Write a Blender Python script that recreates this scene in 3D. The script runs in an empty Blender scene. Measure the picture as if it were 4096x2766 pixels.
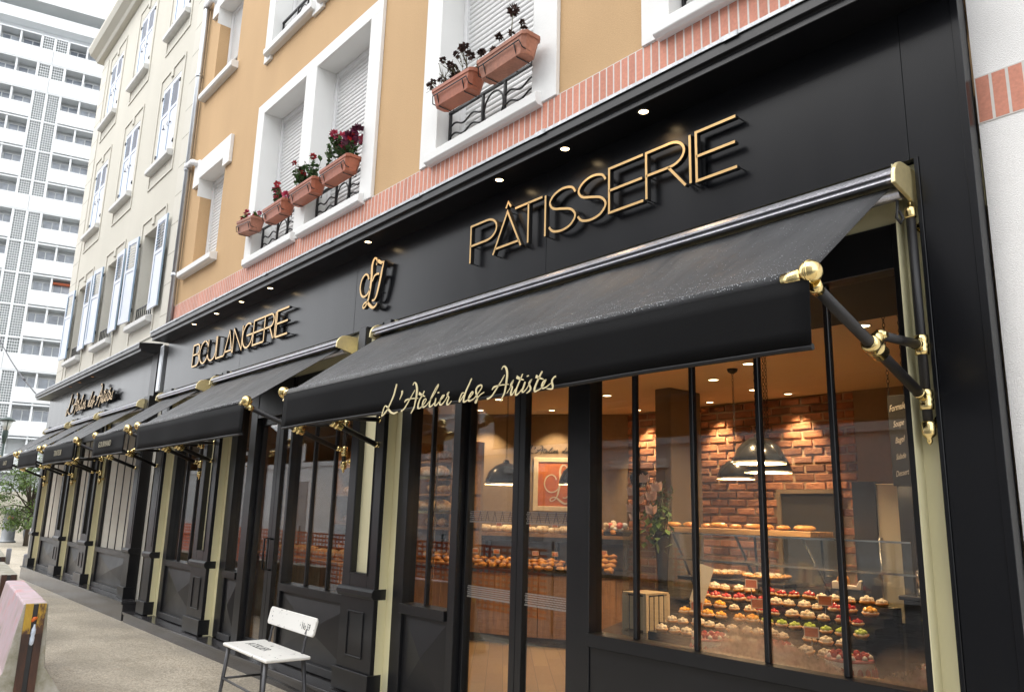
import bpy, bmesh, math, random
from mathutils import Vector, Matrix, noise

S = bpy.context.scene
COL = S.collection
RAD = math.radians
rng = random.Random(7)

# ------------------------------------------------------------------ camera, sky, sun, exposure
cam = bpy.data.objects.new("camera", bpy.data.cameras.new("camera"))
COL.objects.link(cam)
YAW, PITCH, ROLL, FOC = 0.867545, 0.21313, 0.0270826, 1.52979
_f = Vector((-math.sin(YAW) * math.cos(PITCH), math.cos(YAW) * math.cos(PITCH), math.sin(PITCH)))
_r = Vector((math.cos(YAW), math.sin(YAW), 0.0))
_u = _r.cross(_f)
_r2 = _r * math.cos(ROLL) + _u * math.sin(ROLL)
_u2 = _u * math.cos(ROLL) - _r * math.sin(ROLL)
_m = Matrix((_r2, _u2, -_f)).transposed().to_4x4()
_m.translation = Vector((0.0, -3.6, 1.61))
cam.matrix_world = _m
cam.data.sensor_width = 36.0
cam.data.lens = FOC * 18.0
cam.data.clip_start = 0.05
cam.data.clip_end = 2000.0
S.camera = cam

SUN_EL, SUN_AZ = RAD(52), RAD(-125)          # soft light from high on the left, street side
world = bpy.data.worlds.new("World")
S.world = world
world.use_nodes = True
wn, wl = world.node_tree.nodes, world.node_tree.links
bg = wn["Background"]
sky = wn.new("ShaderNodeTexSky")
sky.sky_type = 'NISHITA'
sky.sun_disc = False
sky.sun_elevation = SUN_EL
sky.sun_rotation = SUN_AZ
sky.air_density = 1.0
sky.dust_density = 4.0
sky.ozone_density = 1.0
hs = wn.new("ShaderNodeHueSaturation")
hs.inputs['Saturation'].default_value = 0.22
mixw = wn.new("ShaderNodeMix"); mixw.data_type = 'RGBA'
mixw.inputs['Factor'].default_value = 0.7
mixw.inputs['B'].default_value = (11.5, 11.7, 12.0, 1)     # closed cloud deck
wl.new(sky.outputs['Color'], hs.inputs['Color'])
wl.new(hs.outputs['Color'], mixw.inputs['A'])
wl.new(mixw.outputs['Result'], bg.inputs['Color'])
bg.inputs['Strength'].default_value = 0.15

sun = bpy.data.objects.new("sun", bpy.data.lights.new("sun", 'SUN'))
COL.objects.link(sun)
sun.data.energy = 0.6
sun.data.angle = RAD(50)
sun.data.color = (1.0, 0.97, 0.93)
sd = Vector((-0.35, -0.62, 0.95)).normalized()   # towards the sun
sun.rotation_euler = sd.to_track_quat('Z', 'Y').to_euler()
sky.sun_elevation = math.asin(sd.z)
sky.sun_rotation = math.atan2(sd.x, sd.y)

S.view_settings.view_transform = 'Standard'
S.view_settings.look = 'None'
S.view_settings.exposure = 0.8
S.view_settings.gamma = 1.0
S.render.engine = 'CYCLES'
S.cycles.use_denoising = True
S.cycles.max_bounces = 8
S.cycles.transparent_max_bounces = 24
S.cycles.sample_clamp_indirect = 6.0
S.cycles.caustics_reflective = False
S.cycles.caustics_refractive = False

# ------------------------------------------------------------------ materials
def nodes_of(name):
    m = bpy.data.materials.new(name)
    m.use_nodes = True
    nt = m.node_tree
    return m, nt.nodes, nt.links, nt.nodes["Principled BSDF"]

def mat(name, col, rough=0.5, metal=0.0, spec=0.5, var=0.0, vscale=4.0, bump=0.0, bscale=60.0,
        rvar=0.0, coat=0.0, island=0.0, var2=0.0, vscale2=40.0, hue=0.0, bdist=0.01, sheen=0.0, stretch=None):
    """procedural material: base colour broken up by noise, rough variation, bump"""
    m, n, l, p = nodes_of(name)
    p.inputs['Base Color'].default_value = (*col, 1)
    p.inputs['Roughness'].default_value = rough
    p.inputs['Metallic'].default_value = metal
    p.inputs['Specular IOR Level'].default_value = spec
    p.inputs['Coat Weight'].default_value = coat
    if sheen:
        p.inputs['Sheen Weight'].default_value = sheen
    tc = n.new("ShaderNodeTexCoord")
    out = None
    def nz(scale, detail=6):
        t = n.new("ShaderNodeTexNoise")
        t.inputs['Scale'].default_value = scale
        t.inputs['Detail'].default_value = detail
        if stretch and scale < 15:
            mp = n.new("ShaderNodeMapping"); mp.inputs['Scale'].default_value = stretch
            l.new(tc.outputs['Object'], mp.inputs['Vector']); l.new(mp.outputs[0], t.inputs['Vector'])
        else:
            l.new(tc.outputs['Object'], t.inputs['Vector'])
        return t
    def mr(src, lo, hi):
        r = n.new("ShaderNodeMapRange")
        r.inputs['From Min'].default_value = 0.25; r.inputs['From Max'].default_value = 0.75
        r.inputs['To Min'].default_value = lo; r.inputs['To Max'].default_value = hi
        l.new(src, r.inputs['Value'])
        return r.outputs['Result']
    val = None
    for v, s in ((var, vscale), (var2, vscale2)):
        if v:
            o = mr(nz(s).outputs['Fac'], 1 - v, 1 + v)
            if val is None: val = o
            else:
                mm = n.new("ShaderNodeMath"); mm.operation = 'MULTIPLY'
                l.new(val, mm.inputs[0]); l.new(o, mm.inputs[1]); val = mm.outputs[0]
    if island:
        g = n.new("ShaderNodeNewGeometry")
        r = n.new("ShaderNodeMapRange")
        r.inputs['To Min'].default_value = 1 - island; r.inputs['To Max'].default_value = 1 + island
        l.new(g.outputs['Random Per Island'], r.inputs['Value'])
        o = r.outputs['Result']
        if val is None: val = o
        else:
            mm = n.new("ShaderNodeMath"); mm.operation = 'MULTIPLY'
            l.new(val, mm.inputs[0]); l.new(o, mm.inputs[1]); val = mm.outputs[0]
    if val is not None:
        h = n.new("ShaderNodeHueSaturation")
        h.inputs['Color'].default_value = (*col, 1)
        l.new(val, h.inputs['Value'])
        if hue:
            l.new(mr(nz(vscale * 1.7).outputs['Fac'], 0.5 - hue, 0.5 + hue), h.inputs['Hue'])
        l.new(h.outputs['Color'], p.inputs['Base Color'])
    if rvar:
        l.new(mr(nz(vscale * 2.3).outputs['Fac'], max(0.02, rough - rvar), min(1, rough + rvar)), p.inputs['Roughness'])
    if bump:
        b = n.new("ShaderNodeBump")
        b.inputs['Strength'].default_value = bump
        b.inputs['Distance'].default_value = bdist
        l.new(nz(bscale, 8).outputs['Fac'], b.inputs['Height'])
        l.new(b.outputs['Normal'], p.inputs['Normal'])
    return m

def emit(name, col, strength):
    m, n, l, p = nodes_of(name)
    p.inputs['Base Color'].default_value = (*col, 1)
    p.inputs['Emission Color'].default_value = (*col, 1)
    p.inputs['Emission Strength'].default_value = strength
    return m

def glass_mat(name, tint=(0.93, 0.95, 0.94), f0=0.05, fog=None):
    """thin window glass: clear with a Schlick mirror reflection; fog = condensation patch"""
    m, n, l, p = nodes_of(name)
    n.remove(p)
    o = n["Material Output"]
    lw = n.new("ShaderNodeLayerWeight"); lw.inputs['Blend'].default_value = 0.5
    pw = n.new("ShaderNodeMath"); pw.operation = 'POWER'; pw.inputs[1].default_value = 5.0
    l.new(lw.outputs['Facing'], pw.inputs[0])
    ma = n.new("ShaderNodeMath"); ma.operation = 'MULTIPLY_ADD'
    ma.inputs[1].default_value = 1 - f0; ma.inputs[2].default_value = f0
    l.new(pw.outputs[0], ma.inputs[0])
    tr = n.new("ShaderNodeBsdfTransparent"); tr.inputs['Color'].default_value = (*tint, 1)
    gl = n.new("ShaderNodeBsdfGlossy"); gl.inputs['Roughness'].default_value = 0.004
    mx = n.new("ShaderNodeMixShader")
    l.new(ma.outputs[0], mx.inputs['Fac'])
    src = tr.outputs[0]
    if fog:
        tl = n.new("ShaderNodeBsdfTranslucent"); tl.inputs['Color'].default_value = (0.75, 0.66, 0.62, 1)
        tc = n.new("ShaderNodeTexCoord")
        sp = n.new("ShaderNodeSeparateXYZ"); l.new(tc.outputs['Object'], sp.inputs[0])
        nz = n.new("ShaderNodeTexNoise"); nz.inputs['Scale'].default_value = 1.9; nz.inputs['Detail'].default_value = 6
        l.new(tc.outputs['Object'], nz.inputs['Vector'])
        # edge height wanders with the noise
        e = n.new("ShaderNodeMath"); e.operation = 'MULTIPLY_ADD'; e.inputs[1].default_value = 0.9; e.inputs[2].default_value = fog[0] - 0.45
        l.new(nz.outputs['Fac'], e.inputs[0])
        d = n.new("ShaderNodeMath"); d.operation = 'SUBTRACT'; l.new(e.outputs[0], d.inputs[0]); l.new(sp.outputs['Z'], d.inputs[1])
        r = n.new("ShaderNodeMapRange"); r.inputs['From Min'].default_value = 0.0; r.inputs['From Max'].default_value = 0.26
        r.inputs['To Max'].default_value = fog[1]
        l.new(d.outputs[0], r.inputs['Value'])
        rx = n.new("ShaderNodeMapRange"); rx.inputs['From Min'].default_value = fog[2]; rx.inputs['From Max'].default_value = fog[2] + 0.5
        l.new(sp.outputs['X'], rx.inputs['Value'])
        n2 = n.new("ShaderNodeTexNoise"); n2.inputs['Scale'].default_value = 45; n2.inputs['Detail'].default_value = 4
        l.new(tc.outputs['Object'], n2.inputs['Vector'])
        r2 = n.new("ShaderNodeMapRange"); r2.inputs['From Min'].default_value = 0.35; r2.inputs['From Max'].default_value = 0.6; r2.inputs['To Min'].default_value = 0.75
        l.new(n2.outputs['Fac'], r2.inputs['Value'])
        q = n.new("ShaderNodeMath"); q.operation = 'MULTIPLY'; l.new(r.outputs[0], q.inputs[0]); l.new(rx.outputs[0], q.inputs[1])
        q2 = n.new("ShaderNodeMath"); q2.operation = 'MULTIPLY'; l.new(q.outputs[0], q2.inputs[0]); l.new(r2.outputs[0], q2.inputs[1])
        m0 = n.new("ShaderNodeMixShader"); l.new(q2.outputs[0], m0.inputs['Fac'])
        l.new(tr.outputs[0], m0.inputs[1]); l.new(tl.outputs[0], m0.inputs[2])
        src = m0.outputs[0]
    l.new(src, mx.inputs[1]); l.new(gl.outputs[0], mx.inputs[2])
    l.new(mx.outputs[0], o.inputs['Surface'])
    return m

def pavement_mat():
    m, n, l, p = nodes_of("washed gravel pavement")
    tc = n.new("ShaderNodeTexCoord")
    v = n.new("ShaderNodeTexVoronoi"); v.inputs['Scale'].default_value = 75
    l.new(tc.outputs['Object'], v.inputs['Vector'])
    cr = n.new("ShaderNodeValToRGB")
    cr.color_ramp.elements[0].position = 0.0; cr.color_ramp.elements[0].color = (0.255, 0.215, 0.16, 1)
    cr.color_ramp.elements[1].position = 1.0; cr.color_ramp.elements[1].color = (0.58, 0.52, 0.42, 1)
    e = cr.color_ramp.elements.new(0.5); e.color = (0.42, 0.365, 0.285, 1)
    sep = n.new("ShaderNodeSeparateColor"); l.new(v.outputs['Color'], sep.inputs[0]); l.new(sep.outputs[0], cr.inputs['Fac'])
    nz = n.new("ShaderNodeTexNoise"); nz.inputs['Scale'].default_value = 1.3; nz.inputs['Detail'].default_value = 7
    l.new(tc.outputs['Object'], nz.inputs['Vector'])
    r = n.new("ShaderNodeMapRange"); r.inputs['From Min'].default_value = .3; r.inputs['From Max'].default_value = .7
    r.inputs['To Min'].default_value = .84; r.inputs['To Max'].default_value = 1.06
    l.new(nz.outputs['Fac'], r.inputs['Value'])
    h = n.new("ShaderNodeHueSaturation"); l.new(cr.outputs['Color'], h.inputs['Color']); l.new(r.outputs[0], h.inputs['Value'])
    l.new(h.outputs['Color'], p.inputs['Base Color'])
    r2 = n.new("ShaderNodeMapRange"); r2.inputs['From Min'].default_value = .35; r2.inputs['From Max'].default_value = .65
    r2.inputs['To Min'].default_value = .34; r2.inputs['To Max'].default_value = .62
    l.new(nz.outputs['Fac'], r2.inputs['Value']); l.new(r2.outputs[0], p.inputs['Roughness'])
    b = n.new("ShaderNodeBump"); b.inputs['Strength'].default_value = .45; b.inputs['Distance'].default_value = .006
    l.new(v.outputs['Distance'], b.inputs['Height']); l.new(b.outputs['Normal'], p.inputs['Normal'])
    return m

def floor_mat():
    """pale oak floor boards, chevron"""
    m, n, l, p = nodes_of("oak floor boards")
    tc = n.new("ShaderNodeTexCoord")
    mp = n.new("ShaderNodeMapping"); mp.inputs['Rotation'].default_value = (0, 0, RAD(40))
    l.new(tc.outputs['Object'], mp.inputs['Vector'])
    b = n.new("ShaderNodeTexBrick"); b.inputs['Scale'].default_value = 1.0
    b.inputs['Brick Width'].default_value = .9; b.inputs['Row Height'].default_value = .16; b.inputs['Mortar Size'].default_value = .003
    b.inputs['Color1'].default_value = (.36, .24, .115, 1); b.inputs['Color2'].default_value = (.25, .155, .075, 1); b.inputs['Mortar'].default_value = (.1, .06, .03, 1)
    l.new(mp.outputs[0], b.inputs['Vector']); l.new(b.outputs['Color'], p.inputs['Base Color'])
    p.inputs['Roughness'].default_value = .35
    return m

def wood_mat(name, col, plank=0.12, axis='X', rough=.5, dark=.55):
    m, n, l, p = nodes_of(name)
    tc = n.new("ShaderNodeTexCoord")
    mp = n.new("ShaderNodeMapping")
    mp.inputs['Scale'].default_value = {'X': (8, 8, .7), 'Z': (.7, 8, 8), 'Y': (8, .7, 8)}[axis]
    l.new(tc.outputs['Object'], mp.inputs['Vector'])
    nz = n.new("ShaderNodeTexNoise"); nz.inputs['Scale'].default_value = 3.5; nz.inputs['Detail'].default_value = 8; nz.inputs['Distortion'].default_value = 1.2
    l.new(mp.outputs[0], nz.inputs['Vector'])
    cr = n.new("ShaderNodeValToRGB")
    cr.color_ramp.elements[0].position = .3; cr.color_ramp.elements[0].color = (*[c * dark for c in col], 1)
    cr.color_ramp.elements[1].position = .7; cr.color_ramp.elements[1].color = (*col, 1)
    l.new(nz.outputs['Fac'], cr.inputs['Fac'])
    g = n.new("ShaderNodeNewGeometry")
    r = n.new("ShaderNodeMapRange"); r.inputs['To Min'].default_value = .78; r.inputs['To Max'].default_value = 1.15
    l.new(g.outputs['Random Per Island'], r.inputs['Value'])
    h = n.new("ShaderNodeHueSaturation"); l.new(cr.outputs['Color'], h.inputs['Color']); l.new(r.outputs[0], h.inputs['Value'])
    l.new(h.outputs['Color'], p.inputs['Base Color'])
    p.inputs['Roughness'].default_value = rough
    return m

def chipped_mat(name, col, under, amount=.5, scale=9, rough=.4):
    """paint with chips showing a dark layer below"""
    m, n, l, p = nodes_of(name)
    tc = n.new("ShaderNodeTexCoord")
    nz = n.new("ShaderNodeTexNoise"); nz.inputs['Scale'].default_value = scale; nz.inputs['Detail'].default_value = 9; nz.inputs['Roughness'].default_value = .7
    l.new(tc.outputs['Object'], nz.inputs['Vector'])
    cr = n.new("ShaderNodeValToRGB"); cr.color_ramp.interpolation = 'LINEAR'
    cr.color_ramp.elements[0].position = amount - .012; cr.color_ramp.elements[0].color = (*under, 1)
    cr.color_ramp.elements[1].position = amount + .012; cr.color_ramp.elements[1].color = (*col, 1)
    l.new(nz.outputs['Fac'], cr.inputs['Fac']); l.new(cr.outputs['Color'], p.inputs['Base Color'])
    p.inputs['Roughness'].default_value = rough
    return m

def ramp_mat(name, stops, scale, rough=.6, detail=8, metal=0, bump=.2, stretch=(1, 1, 1)):
    m, n, l, p = nodes_of(name)
    tc = n.new("ShaderNodeTexCoord")
    mp = n.new("ShaderNodeMapping"); mp.inputs['Scale'].default_value = stretch
    l.new(tc.outputs['Object'], mp.inputs['Vector'])
    nz = n.new("ShaderNodeTexNoise"); nz.inputs['Scale'].default_value = scale; nz.inputs['Detail'].default_value = detail; nz.inputs['Roughness'].default_value = .65
    l.new(mp.outputs[0], nz.inputs['Vector'])
    cr = n.new("ShaderNodeValToRGB")
    els = cr.color_ramp.elements
    els[0].position, els[0].color = stops[0][0], (*stops[0][1], 1)
    els[1].position, els[1].color = stops[-1][0], (*stops[-1][1], 1)
    for po, c in stops[1:-1]:
        els.new(po).color = (*c, 1)
    l.new(nz.outputs['Fac'], cr.inputs['Fac']); l.new(cr.outputs['Color'], p.inputs['Base Color'])
    p.inputs['Roughness'].default_value = rough; p.inputs['Metallic'].default_value = metal
    b = n.new("ShaderNodeBump"); b.inputs['Strength'].default_value = bump; b.inputs['Distance'].default_value = .01
    l.new(nz.outputs['Fac'], b.inputs['Height']); l.new(b.outputs['Normal'], p.inputs['Normal'])
    return m

M = {}
M['black'] = mat("black satin paint", (0.0065, 0.0067, 0.0082), rough=.36, var=.18, vscale=1.6, rvar=.05)
M['panel'] = mat("black satin sheet metal", (0.0060, 0.0064, 0.0080), rough=.25, spec=.32, var=.10, vscale=.7, rvar=.022, stretch=(2.2, 2.2, .4))
M['darkside'] = mat("black letter return", (0.012, 0.012, 0.013), rough=.5)
M['stone_black'] = mat("dark polished plinth stone", (0.040, 0.038, 0.040), rough=.16, var=.12, vscale=2, rvar=.06, var2=.06, vscale2=90)
M['brass_sheet'] = mat("brushed pale brass sheet", (0.78, 0.73, 0.48), rough=.38, metal=.15, var=.05, vscale=2, rvar=.05, bump=.02, bscale=200)
M['brass'] = mat("polished brass", (0.83, 0.66, 0.31), rough=.16, metal=1.0, var=.06, vscale=20, rvar=.05, bump=.05, bscale=300)
M['brass_cap'] = mat("pale cast brass", (0.78, 0.66, 0.36), rough=.34, metal=.55, var=.08, vscale=30, bump=.15, bscale=220)
M['gold'] = mat("brushed gold letter face", (0.56, 0.37, 0.165), rough=.32, metal=.85, var=.06, vscale=8)
M['goldpaint_dim'] = mat("worn pale gold print", (0.34, 0.31, 0.22), rough=.7)
M['hem'] = mat("wet black hem", (0.014, 0.014, 0.0155), rough=.45, spec=.3, bump=.3, bscale=160, bdist=.003)
M['goldpaint'] = mat("pale gold print", (0.72, 0.62, 0.36), rough=.6, var=.05, vscale=9)
M['orange'] = mat("orange rendered wall", (0.545, 0.365, 0.20), rough=.9, spec=.2, var=.07, vscale=.7, stretch=(1.6, 1.6, .5), var2=.05, vscale2=70, bump=.5, bscale=120, bdist=.006)
M['white'] = mat("white painted render", (0.80, 0.80, 0.78), rough=.8, spec=.25, var=.03, vscale=2.0, bump=.12, bscale=60)
M['roughcast'] = mat("pale roughcast wall", (0.88, 0.87, 0.85), rough=.95, spec=.2, var=.03, vscale=2.0, var2=.06, vscale2=140, bump=.6, bscale=190, bdist=.006)
M['brick_salmon'] = mat("salmon brick slips", (0.56, 0.235, 0.16), rough=.75, island=.10, var2=.12, vscale2=60, bump=.15, bscale=70)
M['mortar'] = mat("pale mortar", (0.66, 0.63, 0.59), rough=.9, var=.08, vscale=20)
M['shutter_roll'] = mat("white roller shutter slats", (0.74, 0.74, 0.73), rough=.5, var=.03, vscale=3)
M['upvc'] = mat("white frame", (0.78, 0.78, 0.78), rough=.4)
M['zinc'] = mat("zinc sheet", (0.52, 0.54, 0.56), rough=.38, metal=.85, var=.12, vscale=3, rvar=.1)
M['flash'] = mat("weathered flashing", (0.50, 0.52, 0.54), rough=.5, metal=.4, var=.25, vscale=14, var2=.2, vscale2=60)
M['beige'] = mat("cream rendered wall", (0.60, 0.575, 0.50), rough=.92, spec=.2, var=.05, vscale=.7, stretch=(1.5, 1.5, .5), var2=.03, vscale2=40, bump=.2, bscale=80)
M['beige_trim'] = mat("cream moulded trim", (0.62, 0.595, 0.52), rough=.85, var=.03, vscale=2)
M['sill'] = mat("pale stone sill", (0.66, 0.66, 0.64), rough=.75, var=.08, vscale=6)
M['blue'] = mat("pale blue shutter paint", (0.60, 0.635, 0.71), rough=.45, var=.05, vscale=3)
M['blue_edge'] = mat("blue shutter edge paint", (0.30, 0.42, 0.54), rough=.45)
M['iron'] = mat("black wrought iron", (0.012, 0.012, 0.013), rough=.42, bump=.1, bscale=60)
M['terracotta'] = mat("terracotta plastic trough", (0.37, 0.115, 0.06), rough=.5, var=.18, vscale=5, var2=.12, vscale2=40)
M['terracotta_pale'] = mat("sun bleached terracotta trough", (0.36, 0.155, 0.10), rough=.65, var=.25, vscale=6, var2=.15, vscale2=45)
M['soil'] = mat("potting soil", (0.03, 0.02, 0.013), rough=.95, bump=.8, bscale=60)
M['leaf'] = mat("green leaves", (0.07, 0.145, 0.045), rough=.5, island=.5, hue=.02)
M['leaf_pale'] = mat("yellow green leaves", (0.105, 0.17, 0.04), rough=.5, island=.45, hue=.03)
M['dead'] = mat("withered brown flowers", (0.05, 0.022, 0.016), rough=.9, island=.5)
M['stem'] = mat("plant stem", (0.09, 0.08, 0.035), rough=.8)
M['red'] = mat("red petals", (0.45, 0.02, 0.03), rough=.5, island=.3)
M['pink'] = mat("pink petals", (0.50, 0.07, 0.13), rough=.5, island=.35)
M['plum'] = mat("plum petals", (0.09, 0.01, 0.035), rough=.45, island=.4)
M['blush'] = mat("blush petals", (0.80, 0.60, 0.52), rough=.5, island=.15)
M['fabric'] = mat("wet black awning canvas", (0.022, 0.0225, 0.0245), rough=.46, spec=.36, var=.3, vscale=2.2, rvar=.16, stretch=(3, .5, .5), var2=.25, vscale2=90, bump=.35, bscale=160, bdist=.003, sheen=.15)
M['valance'] = mat("black awning valance", (0.0035, 0.0035, 0.004), rough=.75, spec=.12, var=.15, vscale=3, bump=.2, bscale=200, bdist=.002)
M['alu'] = mat("wet dark aluminium profile", (0.40, 0.40, 0.43), rough=.28, metal=.9, var=.15, vscale=9, var2=.2, vscale2=120, bump=.2, bscale=180)
M['rod'] = mat("black grained awning rod", (0.014, 0.013, 0.014), rough=.4, bump=.6, bscale=260, bdist=.003)
M['drop'] = mat("rain drop", (0.55, 0.57, 0.60), rough=.05, spec=1.0)
M['glass'] = glass_mat("window glass", f0=.085)
M['glass_fog'] = glass_mat("window glass with condensation", f0=.06, fog=(1.14, .62, 3.75))
M['pave'] = pavement_mat()
M['asphalt'] = mat("wet asphalt", (0.09, 0.09, 0.092), rough=.3, var=.3, vscale=1.5, rvar=.15, bump=.5, bscale=150)
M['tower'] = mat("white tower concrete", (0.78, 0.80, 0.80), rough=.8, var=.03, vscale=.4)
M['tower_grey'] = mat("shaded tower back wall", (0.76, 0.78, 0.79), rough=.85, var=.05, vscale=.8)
M['towerglass'] = mat("distant window glass", (0.30, 0.33, 0.38), rough=.12, spec=.8, var=.35, vscale=.9)
M['curtain'] = mat("pale curtain behind glass", (0.52, 0.55, 0.60), rough=.6, var=.2, vscale=2.5)
M['orange_blind'] = mat("orange blind", (0.55, 0.14, 0.06), rough=.7)
M['wood'] = wood_mat("oak counter planks", (0.36, 0.19, 0.08), axis='X')
M['woodshelf'] = wood_mat("oak shelf", (0.50, 0.29, 0.13), axis='Z')
M['crate'] = wood_mat("pale crate wood", (0.62, 0.47, 0.29), axis='X', dark=.8)
M['floor'] = floor_mat()
M['taupe'] = mat("taupe plaster", (0.30, 0.23, 0.155), rough=.85, var=.12, vscale=2.0, var2=.06, vscale2=20)
M['ceil'] = mat("cream ceiling paint", (0.80, 0.66, 0.48), rough=.8, var=.02, vscale=2)
M['brick_in'] = mat("rustic red brick", (0.36, 0.165, 0.09), rough=.8, island=.5, var=.25, vscale=9, bump=.9, bscale=38, bdist=.012)
M['mortar_in'] = mat("sandy mortar", (0.46, 0.34, 0.23), rough=.9, bump=.6, bscale=60)
M['slab'] = mat("dark counter slab", (0.03, 0.028, 0.027), rough=.18, var=.2, vscale=4)
M['enamel'] = mat("dark enamel lamp shade", (0.035, 0.036, 0.034), rough=.25, coat=.4)
M['shade_in'] = emit("glowing white lamp inside", (1.0, 0.86, 0.66), 3.2)
M['lens'] = emit("lit downlight lens", (1.0, 0.74, 0.42), 7.0)
M['lens_dim'] = emit("dim downlight lens", (1.0, 0.45, 0.18), 0.35)
M['ring'] = mat("downlight ring", (0.5, 0.47, 0.42), rough=.3, metal=.8)
M['ring_black'] = mat("black downlight ring", (0.02, 0.02, 0.02), rough=.35)
M['croissant'] = ramp_mat("baked golden crust", [(.3, (.30, .10, .025)), (.5, (.58, .27, .07)), (.72, (.78, .50, .18))], 14, rough=.4, bump=.3)
M['bread'] = ramp_mat("floured bread crust", [(.35, (.36, .17, .06)), (.5, (.62, .42, .22)), (.65, (.82, .72, .56))], 12, rough=.75, bump=.3)
M['sugar'] = ramp_mat("sugar dusted pastry", [(.35, (.45, .28, .12)), (.5, (.80, .70, .54)), (.7, (.88, .83, .72))], 16, rough=.7, bump=.3)
M['cream'] = mat("cream", (0.80, 0.72, 0.60), rough=.5, var=.06, vscale=20)
M['straw'] = mat("red fruit glaze", (0.42, 0.03, 0.025), rough=.12, island=.3, coat=.5)
M['pinkglaze'] = mat("pink glaze", (0.72, 0.22, 0.20), rough=.2, var=.1, vscale=20)
M['yellowfruit'] = mat("yellow fruit glaze", (0.80, 0.40, 0.05), rough=.15, island=.3)
M['greenfruit'] = mat("green fruit glaze", (0.40, 0.48, 0.08), rough=.15, island=.3)
M['paper'] = mat("cream paper", (0.74, 0.66, 0.52), rough=.7, var=.05, vscale=5)
M['tag_orange'] = mat("orange price card", (0.62, 0.22, 0.09), rough=.6)
M['canvas'] = ramp_mat("orange painted canvas", [(.3, (.42, .08, .012)), (.6, (.68, .20, .03))], 4, rough=.55)
M['ivory'] = mat("ivory paint", (0.78, 0.68, 0.50), rough=.6, var=.1, vscale=14)
M['chalkboard'] = mat("chalkboard", (0.022, 0.02, 0.018), rough=.7, var=.2, vscale=6)
M['chalk'] = mat("chalk", (0.75, 0.70, 0.62), rough=.9)
M['steel'] = mat("stainless steel", (0.62, 0.61, 0.58), rough=.18, metal=1.0)
M['cabinet'] = mat("dull cream cabinet", (0.42, 0.36, 0.26), rough=.5, var=.06)
M['plastic'] = mat("beige plastic", (0.70, 0.62, 0.50), rough=.4)
M['cherry'] = mat("glossy dark cherry", (0.022, 0.005, 0.008), rough=.07, coat=1.0)
M['bench'] = chipped_mat("chipped white bench paint", (0.80, 0.79, 0.75), (0.045, 0.045, 0.05), amount=.372, scale=15)
M['benchleg'] = mat("dark grey tube steel", (0.075, 0.075, 0.08), rough=.42, metal=.4, var=.2, vscale=8, bump=.1, bscale=90)
M['ink'] = mat("black stencil ink", (0.03, 0.03, 0.032), rough=.6)
M['barrier'] = ramp_mat("faded pink and grey painted concrete", [(.30, (.30, .28, .26)), (.42, (.46, .36, .36)), (.55, (.50, .40, .44)), (.72, (.58, .27, .25))], 3.2, rough=.8, bump=.5)
M['rust_dark'] = ramp_mat("bare rust", [(.35, (.03, .015, .010)), (.55, (.075, .030, .016)), (.75, (.16, .06, .022))], 7, rough=.6, bump=.5, stretch=(1, 1, .4))
M['lattice_shade'] = mat("painted stair shade behind lattice", (0.42, 0.45, 0.45), rough=.9)
M['concrete'] = ramp_mat("mossy raw concrete", [(.3, (.20, .20, .13)), (.5, (.36, .34, .28)), (.7, (.48, .46, .42))], 7, rough=.9, bump=.7)
M['rust'] = ramp_mat("rusted yellow paint", [(.28, (.035, .018, .012)), (.40, (.085, .035, .018)), (.46, (.45, .27, .03)), (.7, (.62, .42, .05))], 6, rough=.55, bump=.4, stretch=(1, 1, .45))
M['bollard'] = mat("grey blue bollard paint", (0.17, 0.18, 0.21), rough=.5, var=.1, vscale=8)
M['bin'] = mat("grey metal street bin", (0.22, 0.23, 0.24), rough=.4, metal=.3, var=.1, vscale=5)
M['bark'] = mat("bark", (0.07, 0.055, 0.04), rough=.9, bump=.8, bscale=25)
M['fence'] = mat("dark blue plank fence", (0.035, 0.042, 0.055), rough=.7, island=.25)
M['lamp_green'] = mat("dark green lamp post paint", (0.035, 0.06, 0.055), rough=.4)
M['lamp_glass'] = mat("milky lantern glass", (0.55, 0.58, 0.56), rough=.2, spec=.6)
M['net'] = mat("orange barrier mesh", (0.72, 0.12, 0.04), rough=.6)
M['opp'] = mat("grey render across the street", (0.50, 0.50, 0.515), rough=.9, var=.05, vscale=1)
M['opp_pale'] = mat("pale low house across the street", (0.84, 0.84, 0.85), rough=.9, var=.05, vscale=1)
M['door_reflection_grey'] = mat("dark grey door and reflection tone", (0.075, 0.075, 0.08), rough=.5)
M['column'] = mat("brown grey column plaster", (0.19, 0.145, 0.10), rough=.85, var=.12, vscale=2.0)
M['opp_grey'] = mat("grey door paint", (0.34, 0.35, 0.37), rough=.6, var=.1, vscale=2)
M['board'] = mat("price board paper", (0.68, 0.56, 0.42), rough=.7, var=.05, vscale=4)
M['board_red'] = mat("price board red band", (0.42, 0.09, 0.05), rough=.6)
M['bottle'] = mat("pale plastic wrapper", (0.62, 0.70, 0.82), rough=.15, var=.2, vscale=40)
M['orange_scrap'] = mat("orange plastic scrap", (0.75, 0.16, 0.03), rough=.4)
M['rubber'] = mat("black cable", (0.03, 0.03, 0.04), rough=.5)
M['film'] = mat("white glass film print", (0.36, 0.36, 0.36), rough=.6)
M['film_blue'] = mat("dark glass film print", (0.06, 0.07, 0.12), rough=.6)

# ------------------------------------------------------------------ mesh helpers
ORG = {}
CH = {}
def org(o):
    return ORG.get(o.name, Vector((0, 0, 0))) if o else Vector((0, 0, 0))

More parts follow.
